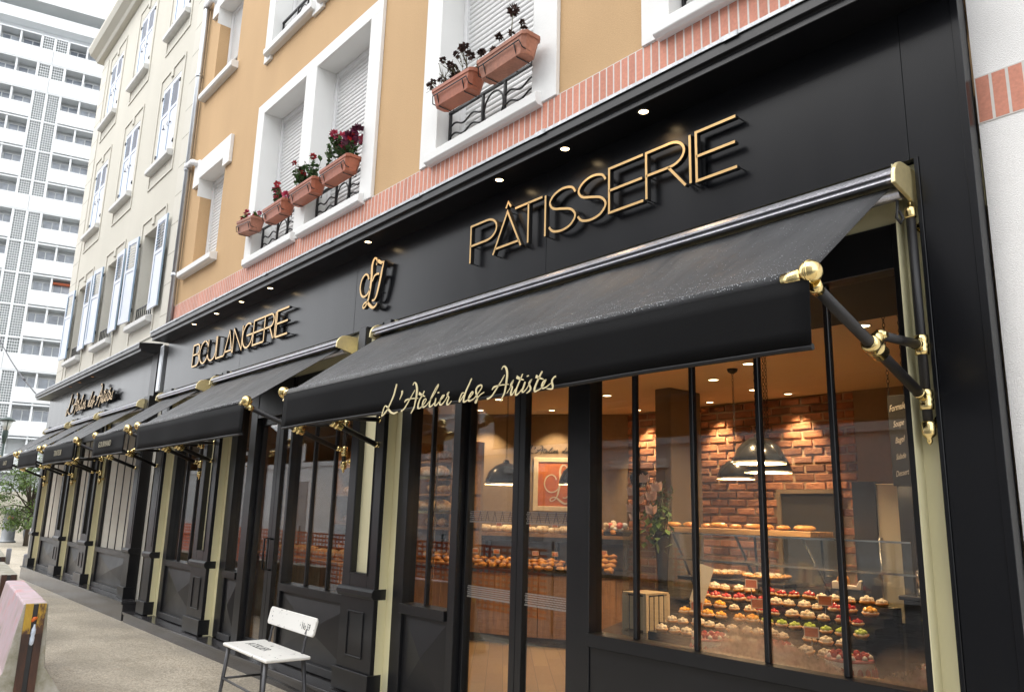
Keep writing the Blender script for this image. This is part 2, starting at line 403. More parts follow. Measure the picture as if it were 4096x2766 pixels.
class MB:
    def __init__(self):
        self.v, self.f, self.mi, self.sm = [], [], [], []
    def face(self, idx, m=0, sm=False):
        self.f.append(tuple(idx)); self.mi.append(m); self.sm.append(sm)
    def pts(self, P):
        b = len(self.v)
        self.v.extend([tuple(p) for p in P])
        return b
    def quad(self, a, b, c, d, m=0):
        k = self.pts((a, b, c, d)); self.face((k, k + 1, k + 2, k + 3), m); return self
    def box(self, x0, x1, y0, y1, z0, z1, m=0, T=None):
        if x0 > x1: x0, x1 = x1, x0
        if y0 > y1: y0, y1 = y1, y0
        if z0 > z1: z0, z1 = z1, z0
        P = [Vector(p) for p in ((x0, y0, z0), (x1, y0, z0), (x1, y1, z0), (x0, y1, z0), (x0, y0, z1), (x1, y0, z1), (x1, y1, z1), (x0, y1, z1))]
        if T is not None: P = [T @ p for p in P]
        k = self.pts(P)
        for q in ((0, 3, 2, 1), (4, 5, 6, 7), (0, 1, 5, 4), (1, 2, 6, 5), (2, 3, 7, 6), (3, 0, 4, 7)):
            self.face([k + i for i in q], m)
        return self
    def ring(self, c, a, b, r, n):
        return [c + a * (r * math.cos(2 * math.pi * i / n)) + b * (r * math.sin(2 * math.pi * i / n)) for i in range(n)]
    def tube(self, P, r, n=8, m=0, closed=False, caps=True):
        P = [Vector(p) for p in P]
        N = len(P)
        R = list(r) if isinstance(r, (list, tuple)) else [r] * N
        k0 = len(self.v)
        prev = None
        for i in range(N):
            if closed: t = P[(i + 1) % N] - P[i - 1]
            else: t = P[min(i + 1, N - 1)] - P[max(i - 1, 0)]
            if t.length < 1e-9: t = Vector((0, 0, 1))
            t.normalize()
            if prev is None:
                a = t.cross(Vector((0, 0, 1)))
                if a.length < .05: a = t.cross(Vector((1, 0, 0)))
            else:
                a = prev - t * prev.dot(t)
            a.normalize(); prev = a
            self.pts(self.ring(P[i], a, t.cross(a), R[i], n))
        seg = N if closed else N - 1
        for i in range(seg):
            j = (i + 1) % N
            for q in range(n):
                w = (q + 1) % n
                self.face((k0 + i * n + q, k0 + i * n + w, k0 + j * n + w, k0 + j * n + q), m, True)
        if caps and not closed:
            self.face([k0 + q for q in range(n)][::-1], m)
            self.face([k0 + (N - 1) * n + q for q in range(n)], m)
        return self
    def cyl(self, p0, p1, r0, r1=None, n=14, m=0, caps=True):
        return self.tube([p0, p1], [r0, r0 if r1 is None else r1], n, m, caps=caps)
    def lathe(self, prof, o=(0, 0, 0), ax=(0, 0, 1), n=20, m=0, cap=True):
        o = Vector(o); ax = Vector(ax).normalized()
        a = ax.cross(Vector((0, 0, 1)))
        if a.length < .05: a = Vector((1, 0, 0))
        a.normalize(); b = ax.cross(a)
        k0 = len(self.v)
        for r, h in prof:
            self.pts(self.ring(o + ax * h, a, b, max(r, 1e-4), n))
        for i in range(len(prof) - 1):
            for q in range(n):
                w = (q + 1) % n
                self.face((k0 + i * n + q, k0 + i * n + w, k0 + (i + 1) * n + w, k0 + (i + 1) * n + q), m, True)
        if cap:
            self.face([k0 + q for q in range(n)][::-1], m)
            self.face([k0 + (len(prof) - 1) * n + q for q in range(n)], m)
        return self
    def sphere(self, c, r, n=12, m=0, s=(1, 1, 1), fn=None):
        c = Vector(c)
        k0 = len(self.v); h = max(4, n // 2)
        for i in range(h + 1):
            th = math.pi * i / h
            for q in range(n):
                ph = 2 * math.pi * q / n
                d = Vector((math.sin(th) * math.cos(ph), math.sin(th) * math.sin(ph), math.cos(th)))
                rr = r * (fn(d) if fn else 1)
                self.v.append(tuple(c + Vector((d.x * s[0], d.y * s[1], d.z * s[2])) * rr))
        for i in range(h):
            for q in range(n):
                w = (q + 1) % n
                self.face((k0 + i * n + q, k0 + (i + 1) * n + q, k0 + (i + 1) * n + w, k0 + i * n + w), m, True)
        return self
    def prism(self, poly, ax, a0, a1, m=0, T=None, mcap=None):
        def P(u, w, a):
            p = {'x': (a, u, w), 'y': (u, a, w), 'z': (u, w, a)}[ax]
            return tuple(T @ Vector(p)) if T is not None else p
        n = len(poly)
        k = self.pts([P(u, w, a0) for u, w in poly]); k2 = self.pts([P(u, w, a1) for u, w in poly])
        mc = m if mcap is None else mcap
        self.face([k + i for i in range(n)][::-1], mc); self.face([k2 + i for i in range(n)], mc)
        for i in range(n):
            j = (i + 1) % n
            self.face((k + i, k + j, k2 + j, k2 + i), m)
        return self
    def grid(self, fn, nu, nv, m=0, sm=True):
        k = len(self.v)
        for i in range(nu + 1):
            for j in range(nv + 1):
                self.v.append(tuple(fn(i / nu, j / nv)))
        for i in range(nu):
            for j in range(nv):
                a = k + i * (nv + 1) + j
                self.face((a, a + nv + 1, a + nv + 2, a + 1), m, sm)
        return self
    def stroke(self, P, y0, y1, mf=0, ms=1, closed=False, fr=None):
        """flat stroke lying in x-z, extruded from y0 (front) to y1; P = (x, z, width)"""
        N = len(P)
        L, Rr = [], []
        for i in range(N):
            a = P[i - 1] if (i > 0 or closed) else P[i]
            b = P[(i + 1) % N] if (i < N - 1 or closed) else P[i]
            p = P[i]
            d1 = Vector((p[0] - a[0], p[1] - a[1])); d2 = Vector((b[0] - p[0], b[1] - p[1]))
            if d1.length < 1e-9: d1 = d2
            if d2.length < 1e-9: d2 = d1
            d1.normalize(); d2.normalize()
            t = d1 + d2
            if t.length < .2: t = d2.copy()
            t.normalize()
            nn = Vector((-t.y, t.x))
            c = max(.45, abs(nn.dot(Vector((-d1.y, d1.x)))))
            h = p[2] / 2 / c
            L.append((p[0] + nn.x * h, p[1] + nn.y * h)); Rr.append((p[0] - nn.x * h, p[1] - nn.y * h))
        X = fr or (lambda x, y, z: (x, y, z))
        k = len(self.v)
        for i in range(N):
            self.pts((X(L[i][0], y0, L[i][1]), X(Rr[i][0], y0, Rr[i][1]), X(L[i][0], y1, L[i][1]), X(Rr[i][0], y1, Rr[i][1])))
        for i in range(N if closed else N - 1):
            a = k + 4 * i; b = k + 4 * ((i + 1) % N)
            self.face((a, b, b + 1, a + 1), mf)
            self.face((a, a + 2, b + 2, b), ms); self.face((a + 1, b + 1, b + 3, a + 3), ms)
            self.face((a + 2, a + 3, b + 3, b + 2), ms)
        if not closed:
            self.face((k, k + 1, k + 3, k + 2), ms); e = k + 4 * (N - 1)
            self.face((e, e + 2, e + 3, e + 1), ms)
        return self
    def build(self, name, mats, parent=None, bevel=0.0, seg=1, solid=0.0):
        me = bpy.data.meshes.new(name)
        o0 = org(parent)
        me.from_pydata([tuple(Vector(p) - o0) for p in self.v], [], self.f)
        if not isinstance(mats, (list, tuple)): mats = [mats]
        for q in mats: me.materials.append(M[q] if isinstance(q, str) else q)
        me.polygons.foreach_set('material_index', self.mi)
        me.polygons.foreach_set('use_smooth', self.sm)
        bm = bmesh.new(); bm.from_mesh(me)
        bmesh.ops.recalc_face_normals(bm, faces=bm.faces)
        bm.to_mesh(me); bm.free()
        me.update()
        o = bpy.data.objects.new(name, me)
        COL.objects.link(o)
        if parent:
            o.parent = parent
            ORG[o.name] = o0
            CH.setdefault(parent.name, []).append(o)
        if solid:
            md = o.modifiers.new("thickness", 'SOLIDIFY'); md.thickness = solid; md.offset = 0
        if bevel:
            md = o.modifiers.new("edge", 'BEVEL'); md.width = bevel; md.segments = seg; md.limit_method = 'ANGLE'; md.angle_limit = RAD(40)
        return o

def thing(name, label, cat, loc=(0, 0, 0), group=None, rz=0):
    o = bpy.data.objects.new(name, None)
    o.empty_display_size = .2
    COL.objects.link(o)
    o.location = loc; o.rotation_euler = (0, 0, rz)
    o['label'] = label; o['category'] = cat
    if group: o['group'] = group
    ORG[o.name] = Vector(loc)
    return o

def tag(o, label, cat, group=None):
    o['label'] = label; o['category'] = cat
    if group: o['group'] = group
    return o

def struct(o, kind='structure'):
    o['kind'] = kind
    return o

def kids(o):
    return CH.get(o.name, [])

def dup(o, loc=None, rz=None, scale=None, label=None, group=None, parent=None, ch=None):
    c = o.copy(); COL.objects.link(c)
    ORG[c.name] = Vector(loc) if loc is not None else org(o)
    if parent:
        c.parent = parent
        CH.setdefault(parent.name, []).append(c)
    if loc is not None: c.location = loc
    if rz is not None: c.rotation_euler = (0, 0, rz) if not isinstance(rz, (tuple, list)) else rz
    if scale is not None: c.scale = (scale,) * 3 if not isinstance(scale, (tuple, list)) else scale
    if label: c['label'] = label
    if group: c['group'] = group
    for k in list(kids(o) if ch is None else ch):
        dup(k, parent=c)
    return c

def spline(P, n=6):
    """Catmull-Rom through points of any dimension"""
    out = []
    N = len(P)
    for i in range(N - 1):
        p0, p1, p2, p3 = P[max(i - 1, 0)], P[i], P[i + 1], P[min(i + 2, N - 1)]
        for k in range(n):
            t = k / n
            out.append(tuple(.5 * (2 * b + (c - a) * t + (2 * a - 5 * b + 4 * c - d) * t * t + (3 * b - a - 3 * c + d) * t ** 3)
                             for a, b, c, d in zip(p0, p1, p2, p3)))
    out.append(tuple(P[-1]))
    return out

def arc(cx, cy, rx, ry, a0, a1, n=12):
    return [(cx + rx * math.cos(RAD(a0 + (a1 - a0) * i / n)), cy + ry * math.sin(RAD(a0 + (a1 - a0) * i / n))) for i in range(n + 1)]

def text_into(mb, txt, size, place, depth=.002, m=0, shear=0.0):
    """flat lettering from the built-in font, added to a mesh; place(u, v, d) -> point"""
    cu = bpy.data.curves.new("lettering", 'FONT')
    cu.body = txt; cu.size = size; cu.align_x = 'CENTER'; cu.align_y = 'CENTER'; cu.shear = shear
    cu.extrude = depth / 2; cu.resolution_u = 3
    ob = bpy.data.objects.new("lettering", cu); COL.objects.link(ob)
    dg = bpy.context.evaluated_depsgraph_get(); dg.update()
    me = bpy.data.meshes.new_from_object(ob.evaluated_get(dg))
    k = len(mb.v)
    for v in me.vertices: mb.v.append(tuple(place(v.co.x, v.co.y, v.co.z)))
    for p in me.polygons: mb.face([k + i for i in p.vertices], m)
    bpy.data.objects.remove(ob); bpy.data.curves.remove(cu); bpy.data.meshes.remove(me)
    return mb
# ------------------------------------------------------------------ ground
b = MB(); b.quad((-60, -3.2, 0), (40, -3.2, 0), (40, .3, 0), (-60, .3, 0)); b.quad((-60, .3, 0), (-21.4, .3, 0), (-21.4, 12, 0), (-60, 12, 0))
struct(b.build('pavement', 'pave'))
b = MB(); b.quad((-400, -400, -.12), (400, -400, -.12), (400, 400, -.12), (-400, 400, -.12))
struct(b.build('ground', 'asphalt'))
b = MB(); b.box(-60, 40, -3.34, -3.2, -.13, .004)
struct(b.build('kerb', 'concrete', bevel=.012))

YF = 0.0        # fascia plane
YW = 0.10       # wall plane
ZC = 4.06       # soffit height

# ------------------------------------------------------------------ orange apartment building above the shop
def wall_with_holes(name, parent, mats, x0, x1, z0, z1, holes, y0=YW, depth=.36, revm=0):
    """front wall built from strips round the openings, reveals included"""
    mb = MB()
    xs = sorted({x0, x1} | {h[0] for h in holes} | {h[1] for h in holes})
    zs = sorted({z0, z1} | {h[2] for h in holes} | {h[3] for h in holes})
    for i in range(len(xs) - 1):
        for j in range(len(zs) - 1):
            cx, cz = (xs[i] + xs[i + 1]) / 2, (zs[j] + zs[j + 1]) / 2
            if any(h[0] < cx < h[1] and h[2] < cz < h[3] for h in holes): continue
            mb.quad((xs[i], y0, zs[j]), (xs[i + 1], y0, zs[j]), (xs[i + 1], y0, zs[j + 1]), (xs[i], y0, zs[j + 1]))
    for h in holes:
        a, c, d, e = h[:4]
        r = h[4] if len(h) > 4 else revm
        for q in (((a, y0, d), (a, y0, e), (a, y0 + depth, e), (a, y0 + depth, d)), ((c, y0, d), (c, y0 + depth, d), (c, y0 + depth, e), (c, y0, e)),
                  ((a, y0, e), (c, y0, e), (c, y0 + depth, e), (a, y0 + depth, e)), ((a, y0, d), (a, y0 + depth, d), (c, y0 + depth, d), (c, y0, d))):
            mb.quad(*q, m=r)
    return mb.build(name, mats, parent)

apt = thing('apartment_building', 'orange rendered apartment house with white framed windows above the black bakery front', 'building', (-6.9, .1, 4.0))
GX0, GX1 = -12.72, -1.13
big = [(-9.63, -8.37), (-8.09, -6.82)]
holes = []
FL = 3.05
for k in range(3):
    dz = k * FL
    for a, c in big: holes.append((a, c, 4.82 + dz, 6.84 + dz, 1))
    holes.append((-5.46, -4.16, 4.82 + dz, 6.84 + dz, 1))
    holes.append((-2.83, -1.53, 4.82 + dz, 6.84 + dz, 1))
    holes.append((-12.05, -11.05, 5.24 + dz, 6.68 + dz, 0))
wall_with_holes('wall', apt, ['orange', 'white'], GX0, GX1, 4.40, 14.2, holes)
b = MB(); b.box(GX0, GX1, YW + .37, 8.5, 3.42, 14.2); b.box(GX0, GX1, YW + .2, YW + .36, 4.2, 4.78)
b.build('wall', 'orange', apt)
b = MB(); b.prism([(-.5, 14.2), (-.5, 14.35), (4.2, 17.0), (8.9, 14.35), (8.9, 14.2)], 'x', GX0 - .05, GX1 + .05); b.build('roof', 'zinc', apt)

def surround(parent, x0, x1, z0, z1, ops, y0=.06):
    """white window surround round one or two openings, 4 cm proud of the wall"""
    mb = MB()
    edges = [x0] + [e for o in ops for e in (o[0], o[1])] + [x1]
    zt = ops[0][3]
    mb.box(x0, x1, y0, YW - .001, zt, z1)
    for i in range(0, len(edges), 2):
        mb.box(edges[i], edges[i + 1], y0, YW - .001, z0, zt)
    for o in ops:                                                   # lining of the reveal
        mb.box(o[0], o[0] + .004, y0, .40, o[2], zt); mb.box(o[1] - .004, o[1], y0, .40, o[2], zt); mb.box(o[0], o[1], y0, .40, zt - .004, zt)
    return mb.build('window_surround', 'white', parent, bevel=.004)

def sill(parent, x0, x1, z, y0=.0, h=.10, m='white'):
    mb = MB()
    mb.prism([(y0, z - .02), (y0, z - h), (y0 + .03, z - h - .02), (.38, z - h - .02), (.38, z + .03), (y0 + .05, z)], 'x', x0, x1)
    return mb.build('window_sill', m, parent, bevel=.004)

def roller(parent, x0, x1, z0, z1, y=.34, pitch=.052, bottom=None):
    zb = bottom if bottom else z0
    mb = MB()
    n = int((z1 - zb) / pitch)
    prof = []
    for i in range(n):
        zz = zb + i * pitch
        prof += [(y + .010, zz), (y - .002, zz + pitch * .25), (y - .004, zz + pitch * .55), (y + .004, zz + pitch * .9)]
    prof += [(y + .02, zb + n * pitch), (y + .02, zb)]
    mb.prism(prof, 'x', x0 + .05, x1 - .05)
    f = MB()
    f.box(x0 + .004, x0 + .055, y - .03, y + .05, z0, z1 - .004); f.box(x1 - .055, x1 - .004, y - .03, y + .05, z0, z1 - .004)
    f.box(x0 + .055, x1 - .055, y - .02, y + .05, z1 - .075, z1 - .004)
    w = f.build('window_frame', 'upvc', parent, bevel=.004)
    mb.build('roller_shutter', 'shutter_roll', w)
    if bottom:
        g = MB(); g.box(x0 + .05, x1 - .05, y + .03, y + .04, z0, zb); g.build('window_pane', 'towerglass', w)
    return w

def guard(parent, x0, x1, z0, z1, y=.2, wavy=True):
    mb = MB()
    r = .009
    cx = (x0 + x1) / 2; w2 = .15
    for x in (x0 + .02, cx - w2, cx + w2, x1 - .02):
        mb.box(x - .011, x + .011, y - .011, y + .011, z0, z1 + .02)
    mb.box(x0, x1, y - .014, y + .014, z1, z1 + .022); mb.box(x0, x1, y - .011, y + .011, z0 + .03, z0 + .048)
    for s in (0, 1):
        a, c = ((x0 + .02, cx - w2), (cx + w2, x1 - .02))[s]
        for zz in (.17, .27):
            n = 18
            mb.tube([(a + (c - a) * i / n, y, z0 + zz + .022 * math.sin(2 * math.pi * 1.8 * i / n)) for i in range(n + 1)], r, 6)
    mb.tube([(cx + (w2 - .02) * math.cos(t * math.pi / 12), y, (z0 + z1) / 2 + .02 + .15 * math.sin(t * math.pi / 12)) for t in range(24)], r, 6, closed=True)
    return mb.build('window_guard', 'iron', parent)

for k in range(3):
    dz = k * FL
    ops = [(a, c, 4.82 + dz, 6.84 + dz) for a, c in big]
    surround(apt, -9.84, -6.58, 4.70 + dz - (.09 if k else 0), 7.0 + dz, ops)
    for o in ops:
        roller(apt, o[0], o[1], 4.82 + dz, 6.84 + dz); guard(apt, o[0], o[1], 4.80 + dz, 5.20 + dz)
    sill(apt, -9.74, -8.30, 4.79 + dz); sill(apt, -8.16, -6.72, 4.79 + dz)
    for wx0, wx1, o0, o1 in ((-5.71, -3.89, -5.46, -4.16), (-3.06, -1.25, -2.83, -1.53)):
        surround(apt, wx0, wx1, 4.70 + dz - (.09 if k else 0), 7.0 + dz, [(o0, o1, 4.82 + dz, 6.84 + dz)])
        roller(apt, o0, o1, 4.82 + dz, 6.84 + dz); guard(apt, o0, o1, 4.80 + dz, 5.20 + dz)
        sill(apt, o0 - .09, o1 + .11, 4.79 + dz)
    # small window with a white hat over it
    s = MB(); z = 6.68 + dz
    s.box(-12.33, -10.80, .05, YW - .001, z, z + .30); s.box(-12.33, -12.05, .05, YW - .001, z - .10, z); s.box(-11.05, -10.80, .05, YW - .001, z - .14, z)
    s.box(-12.05, -11.05, .05, .40, z - .004, z); s.box(-12.05, -12.046, .05, .40, z - .30, z - .004)
    s.build('window_surround', 'white', apt, bevel=.004)
    roller(apt, -12.05, -11.05, 5.24 + dz, z, y=.30, bottom=(5.70 + dz) if k == 1 else None)
    sill(apt, -12.40, -10.98, 5.21 + dz, y0=-.01)

def brick_band(parent, x0, x1, z0, z1, y, pitch=.0665, joint=.0125):
    mb = MB()
    mb.box(x0, x1, y + .0006, y + .03, z0, z1, m=1)
    x = x0
    while x < x1:
        mb.box(x + joint / 2, min(x + pitch - joint / 2, x1), y, y + .02, z0 + .006, z1 - .006, m=0)
        x += pitch
    return mb.build('brick_band', ['brick_salmon', 'mortar'], parent)
brick_band(apt, GX0 + .02, GX1, 4.40, 4.70, .075)

# ------------------------------------------------------------------ pale roughcast house on the right
nb = thing('neighbour_house', 'pale grey roughcast wall with one red brick band at the right edge', 'building', (2, .1, 0))
b = MB(); b.box(-1.128, 7, YW, 8.5, 0, 3.40); b.box(-1.128, 7, YW, 8.5, 3.63, 12); b.box(-1.128, 7, YW + .03, 8.5, 3.40, 3.63)
b.build('wall', 'roughcast', nb)
brick_band(nb, -1.128, 7, 3.40, 3.63, YW - .004)

# ------------------------------------------------------------------ cream house with blue shutters
bh = thing('cream_house', 'cream rendered house with pale blue louvred shutters above the far black shop front', 'building', (-17, .1, 0))
BX0, BX1 = -21.15, -12.72
CX = (-19.52, -17.02, -14.47)
bholes = [(c - .52, c + .52, 4.80, 6.50) for c in CX] + [(c - .50, c + .50, 7.84, 9.45) for c in CX] + [(c - .50, c + .50, 10.68, 12.26) for c in CX]
wall_with_holes('wall', bh, 'beige', BX0, BX1, 0, 13.0, bholes, depth=.28)
b = MB(); b.box(BX0, BX1 - .005, YW + .3, 9, 0, 13.0); b.box(BX0, BX0 + .02, YW + .001, YW + .3, 0, 13); b.box(BX0 + .25, BX1 - .3, .55, 8.5, 13.0, 16.5)
b.build('wall', 'beige', bh)
b = MB(); b.prism([(YW, 12.95), (-.02, 12.95), (-.06, 13.03), (-.20, 13.10), (-.26, 13.22), (-.26, 13.30), (9.2, 13.30), (9.2, 12.95)], 'x', BX0 - .3, BX1)
b.build('cornice', 'beige_trim', bh, bevel=.01)
b = MB(); b.box(BX0 - .02, BX0 + .62, .085, YW - .001, 4.3, 12.7)
for i in range(9): b.box(BX0 - .03, BX0 + .64, .092, .0995, 4.3 + .93 * i, 4.31 + .93 * i)
for i in range(16): b.box(BX0 - .02, BX0 + .62, .0835, .0852, 4.65 + .53 * i, 4.662 + .53 * i, m=1)
b.build('corner_stones', ['beige_trim', 'concrete'], bh)
b = MB(); b.box(-13.35, BX1, .085, YW - .001, 4.3, 12.7)
for i in range(16): b.box(-13.35, BX1, .0835, .0852, 4.65 + .53 * i, 4.662 + .53 * i, m=1)
b.build('corner_stones', ['beige_trim', 'concrete'], bh)
for c in CX:
    for z0, z1 in ((4.80, 6.50), (7.84, 9.45), (10.68, 12.26)):
        s = MB(); w = .72
        s.box(c - w, c - w + .05, .08, YW - .001, z0 - .42, z1 + .28); s.box(c + w - .05, c + w, .08, YW - .001, z0 - .42, z1 + .28)
        s.box(c - w + .05, c + w - .05, .08, YW - .001, z0 - .42, z0 - .38); s.box(c - w + .05, c + w - .05, .08, YW - .001, z1 + .24, z1 + .28)
        s.box(c - .06, c + .06, .07, YW - .001, z1 + .08, z1 + .24)
        s.build('window_surround', 'beige_trim', bh, bevel=.005)
        sill(bh, c - .66, c + .66, z0 - .02, y0=-.02, m='sill')
        g = MB(); g.box(c - .5, c + .5, .34, .38, z0, z1)
        f = MB()
        for x in (c - .5, c - .03, c + .44): f.box(x, x + .06, .30, .338, z0, z1)
        for z in (z0, (z0 + z1) / 2 + .2, z1 - .06): f.box(c - .44, c + .44, .302, .337, z, z + .06)
        fo = f.build('window_frame', 'upvc', bh); g.build('window_pane', 'towerglass', fo)
        if z0 < 5:
            q = MB()
            for zz in (.02, .26): q.box(c - .51, c + .51, .12, .135, z0 + zz, z0 + zz + .02)
            for i in range(9): q.box(c - .5 + i * .124, c - .485 + i * .124, .12, .135, z0 + .04, z0 + .26)
            q.build('window_guard', 'iron', bh)

def shutter_leaf(parent, w, h):
    """one leaf, hinge edge at x = 0, louvres in the upper third, panel below"""
    mb = MB()
    t = .032; st = .07
    mb.box(0, st, 0, t, 0, h); mb.box(w - st, w, 0, t, 0, h)
    for z0, z1 in ((0, .11), (h * .60, h * .60 + .07), (h - .09, h)): mb.box(st, w - st, .002, t - .002, z0, z1)
    mb.box(st, w - st, .012, t - .01, .11, h * .60)
    n = 9
    z0 = h * .60 + .07; dz = (h - .09 - z0) / n
    for i in range(n):
        z = z0 + dz * (i + .5)
        T = Matrix.Translation((w / 2, t / 2, z)) @ Matrix.Rotation(RAD(-38), 4, 'X')
        mb.box(-(w / 2 - st), w / 2 - st, -.019, .019, -.004, .004, T=T)
    o = mb.build('shutter', ['blue', 'blue_edge'], parent, bevel=.004)
    for p in o.data.polygons:
        if abs(p.normal.x) > .9: p.material_index = 1
    h2 = MB()
    for z in (h * .12, h * .88): h2.box(-.01, .05, -.012, 0, z, z + .03); h2.cyl((-.005, -.006, z - .02), (-.005, -.006, z + .05), .012, n=8)
    h2.box(w * .55, w * .55 + .05, -.02, 0, h * .42, h * .42 + .016); h2.tube([(w - .10, -.004, h * .40), (w - .10, -.03, h * .41), (w - .10, -.03, h * .45)], .006, 6)
    h2.build('shutter_hinge', 'iron', o)
    for q in (o, kids(o)[0]): q.data.transform(Matrix.Translation(org(parent)))
    return o
proto = {}
def place_leaf(c, z0, h, w, x, y, ang, mirror=False):
    k = round(h, 2), w
    if k not in proto:
        o = shutter_leaf(bh, w, h); proto[k] = o
    else: o = dup(proto[k], parent=bh)
    o.location = Vector((x, y, z0)) - org(bh)
    o.rotation_euler = (0, 0, ang)
    o.scale = (-1 if mirror else 1, 1, 1)
for c in CX:
    for z0, h in ((7.85, 1.59), (10.69, 1.56)):
        place_leaf(c, z0, h, .50, c - .50, .10, 0)
        place_leaf(c, z0, h, .50, c + .50, .10, 0, True)
    place_leaf(c, 4.86, 1.62, .52, c - .55, .04, RAD(180 + 5), False)
    place_leaf(c, 4.86, 1.62, .52, c + .55, .045, RAD(180), True)

# ------------------------------------------------------------------ downpipe and drain stubs
dp = thing('downpipe', 'tall zinc rain pipe between the cream and the orange house', 'pipe', (-12.62, .03, 3.3))
b = MB(); b.cyl((-12.62, .03, 4.15), (-12.62, .03, 14), .048, n=16)
for z in (5.2, 7.0, 8.7, 10.3, 12): b.lathe([(.055, -.03), (.06, -.01), (.06, .01), (.055, .03)], (-12.62, .03, z), n=16)
b.build('pipe', 'zinc', dp)
b = MB(); b.box(-12.70, -12.54, -.03, .09, 3.32, 4.05); b.build('outlet_box', 'zinc', dp, bevel=.015, seg=2)
for z, lab in ((7.02, 'lower white plastic drain stub joining the zinc rain pipe'), (9.98, 'upper white plastic drain stub joining the zinc rain pipe')):
    v = thing('drain_stub', lab, 'pipe', (-12.3, .1, z), 'white drain stubs on the rain pipe')
    q = MB(); q.tube([(-12.24, .10, z - .04), (-12.24, .03, z - .03), (-12.30, -.0, z), (-12.56, .01, z + .03)], .05, 14); q.build('stub', 'upvc', v)
    q = MB(); q.lathe([(.05, 0), (.085, .0), (.085, -.02), (.06, -.05)], (-12.24, .099, z - .04), ax=(0, 1, 0), n=18); q.build('flange', 'upvc', v)
    q = MB(); q.lathe([(.062, -.04), (.062, .04)], (-12.62, .03, z + .03), n=16); q.build('clamp', 'upvc', v)

# ------------------------------------------------------------------ the black shop fronts
def cornice(parent, x0, x1, z=ZC, y=-.27):
    mb = MB()
    mb.prism([(YW - .03, z), (y + .03, z), (y + .03, z + .045), (y, z + .05), (y, z + .115), (y - .004, z + .12), (y - .004, z + .128), (YW - .03, z + .16)], 'x', x0, x1)
    o = mb.build('cornice', 'black', parent, bevel=.003)
    fl = MB(); fl.prism([(y - .012, z + .112), (y - .012, z + .134), (YW - .028, z + .172), (YW - .028, z + .165), (y - .006, z + .13), (y - .006, z + .112)], 'x', x0 - .015, x1 + .015)
    x = x0 + 1.1
    while x < x1:
        fl.prism([(y - .016, z + .106), (y - .016, z + .138), (YW - .03, z + .176), (YW - .03, z + .17), (y - .012, z + .132), (y - .012, z + .106)], 'x', x, x + .10); x += 1.52
    fl.build('flashing', 'flash', o)
    return o

def fascia(parent, x0, x1, joints, z0=3.29, z1=ZC):
    xs = [x0] + joints + [x1]
    mb = MB()
    mb.box(x0 + .01, x1 - .002, .012, .20, z0 + .004, z1 - .002)
    for i in range(len(xs) - 1):
        mb.box(xs[i] + (.0015 if i else 0), xs[i + 1] - (.0015 if i < len(xs) - 2 else 0), YF, .0118, z0, z1)
    return mb.build('fascia', 'panel', parent, bevel=.0015)

def pilaster(parent, x0, x1, recess=None, z0=.15, zmid=.93, y=-.06, right_to=.055):
    mb = MB()
    yb = right_to
    mb.box(x0 - .02, x1 + .012, y - .03, yb - .012, z0, z0 + .17)                     # base block
    mb.box(x0, x1, y, yb - .01, z0 + .17, zmid - .02)
    if recess:
        a, c = recess
        mb.box(x0, a, y, yb - .01, zmid + .05, 3.288); mb.box(c, x1, y, yb - .01, zmid + .05, 3.288)
        mb.box(a, c, y, yb - .01, zmid + .05, zmid + .17)
        e = .012
        for q in ((a - e, a), (c, c + e)): mb.box(q[0], q[1], y - .008, y - .0004, zmid + .17 - e, 3.28)
        mb.box(a, c, y - .008, y - .0004, zmid + .17 - e, zmid + .17)
    else:
        mb.box(x0, x1, y, yb - .01, zmid + .05, 3.288)
        mb.box(x0 + .05, x1 - .05, y - .006, y - .0004, zmid + .12, 3.18)
    # raised frame on the lower panel
    w = x1 - x0
    if w > .35:
        a, c, d, e2, t = x0 + w * .26, x1 - w * .26, z0 + .27, zmid - .14, .014
        mb.box(a, c, y - .010, y - .0004, d, d + t); mb.box(a, c, y - .010, y - .0004, e2 - t, e2)
        mb.box(a, a + t, y - .0098, y - .0004, d + t, e2 - t); mb.box(c - t, c, y - .0098, y - .0004, d + t, e2 - t)
    o = mb.build('pilaster', 'black', parent, bevel=.004)
    cp = MB(); cp.prism([(yb - .008, zmid - .03), (y - .012, zmid - .03), (y - .034, zmid), (y - .034, zmid + .03), (y - .015, zmid + .055), (yb - .008, zmid + .055)], 'x', x0 - .03, x1 + .014)
    cp.build('pilaster_cap', 'black', o, bevel=.004)
    if recess:
        g = MB(); g.box(recess[0] + .0005, recess[1] - .0005, -.002, .006, zmid + .1702, 3.28); g.build('brass_inlay', 'brass_sheet', o)
    return o

def brass_channel(parent, x0, x1, z0=.13, z1=3.285, yb=.055, yfront=-.022):
    """brass lined channel: back plate and the side plate on its left"""
    mb = MB()
    mb.box(x0, x1, yb, yb + .004, z0, z1)
    mb.box(x0 - .001, x0 + .004, yfront, yb - .0002, z0, z1)
    return mb.build('brass_channel', 'brass_sheet', parent)

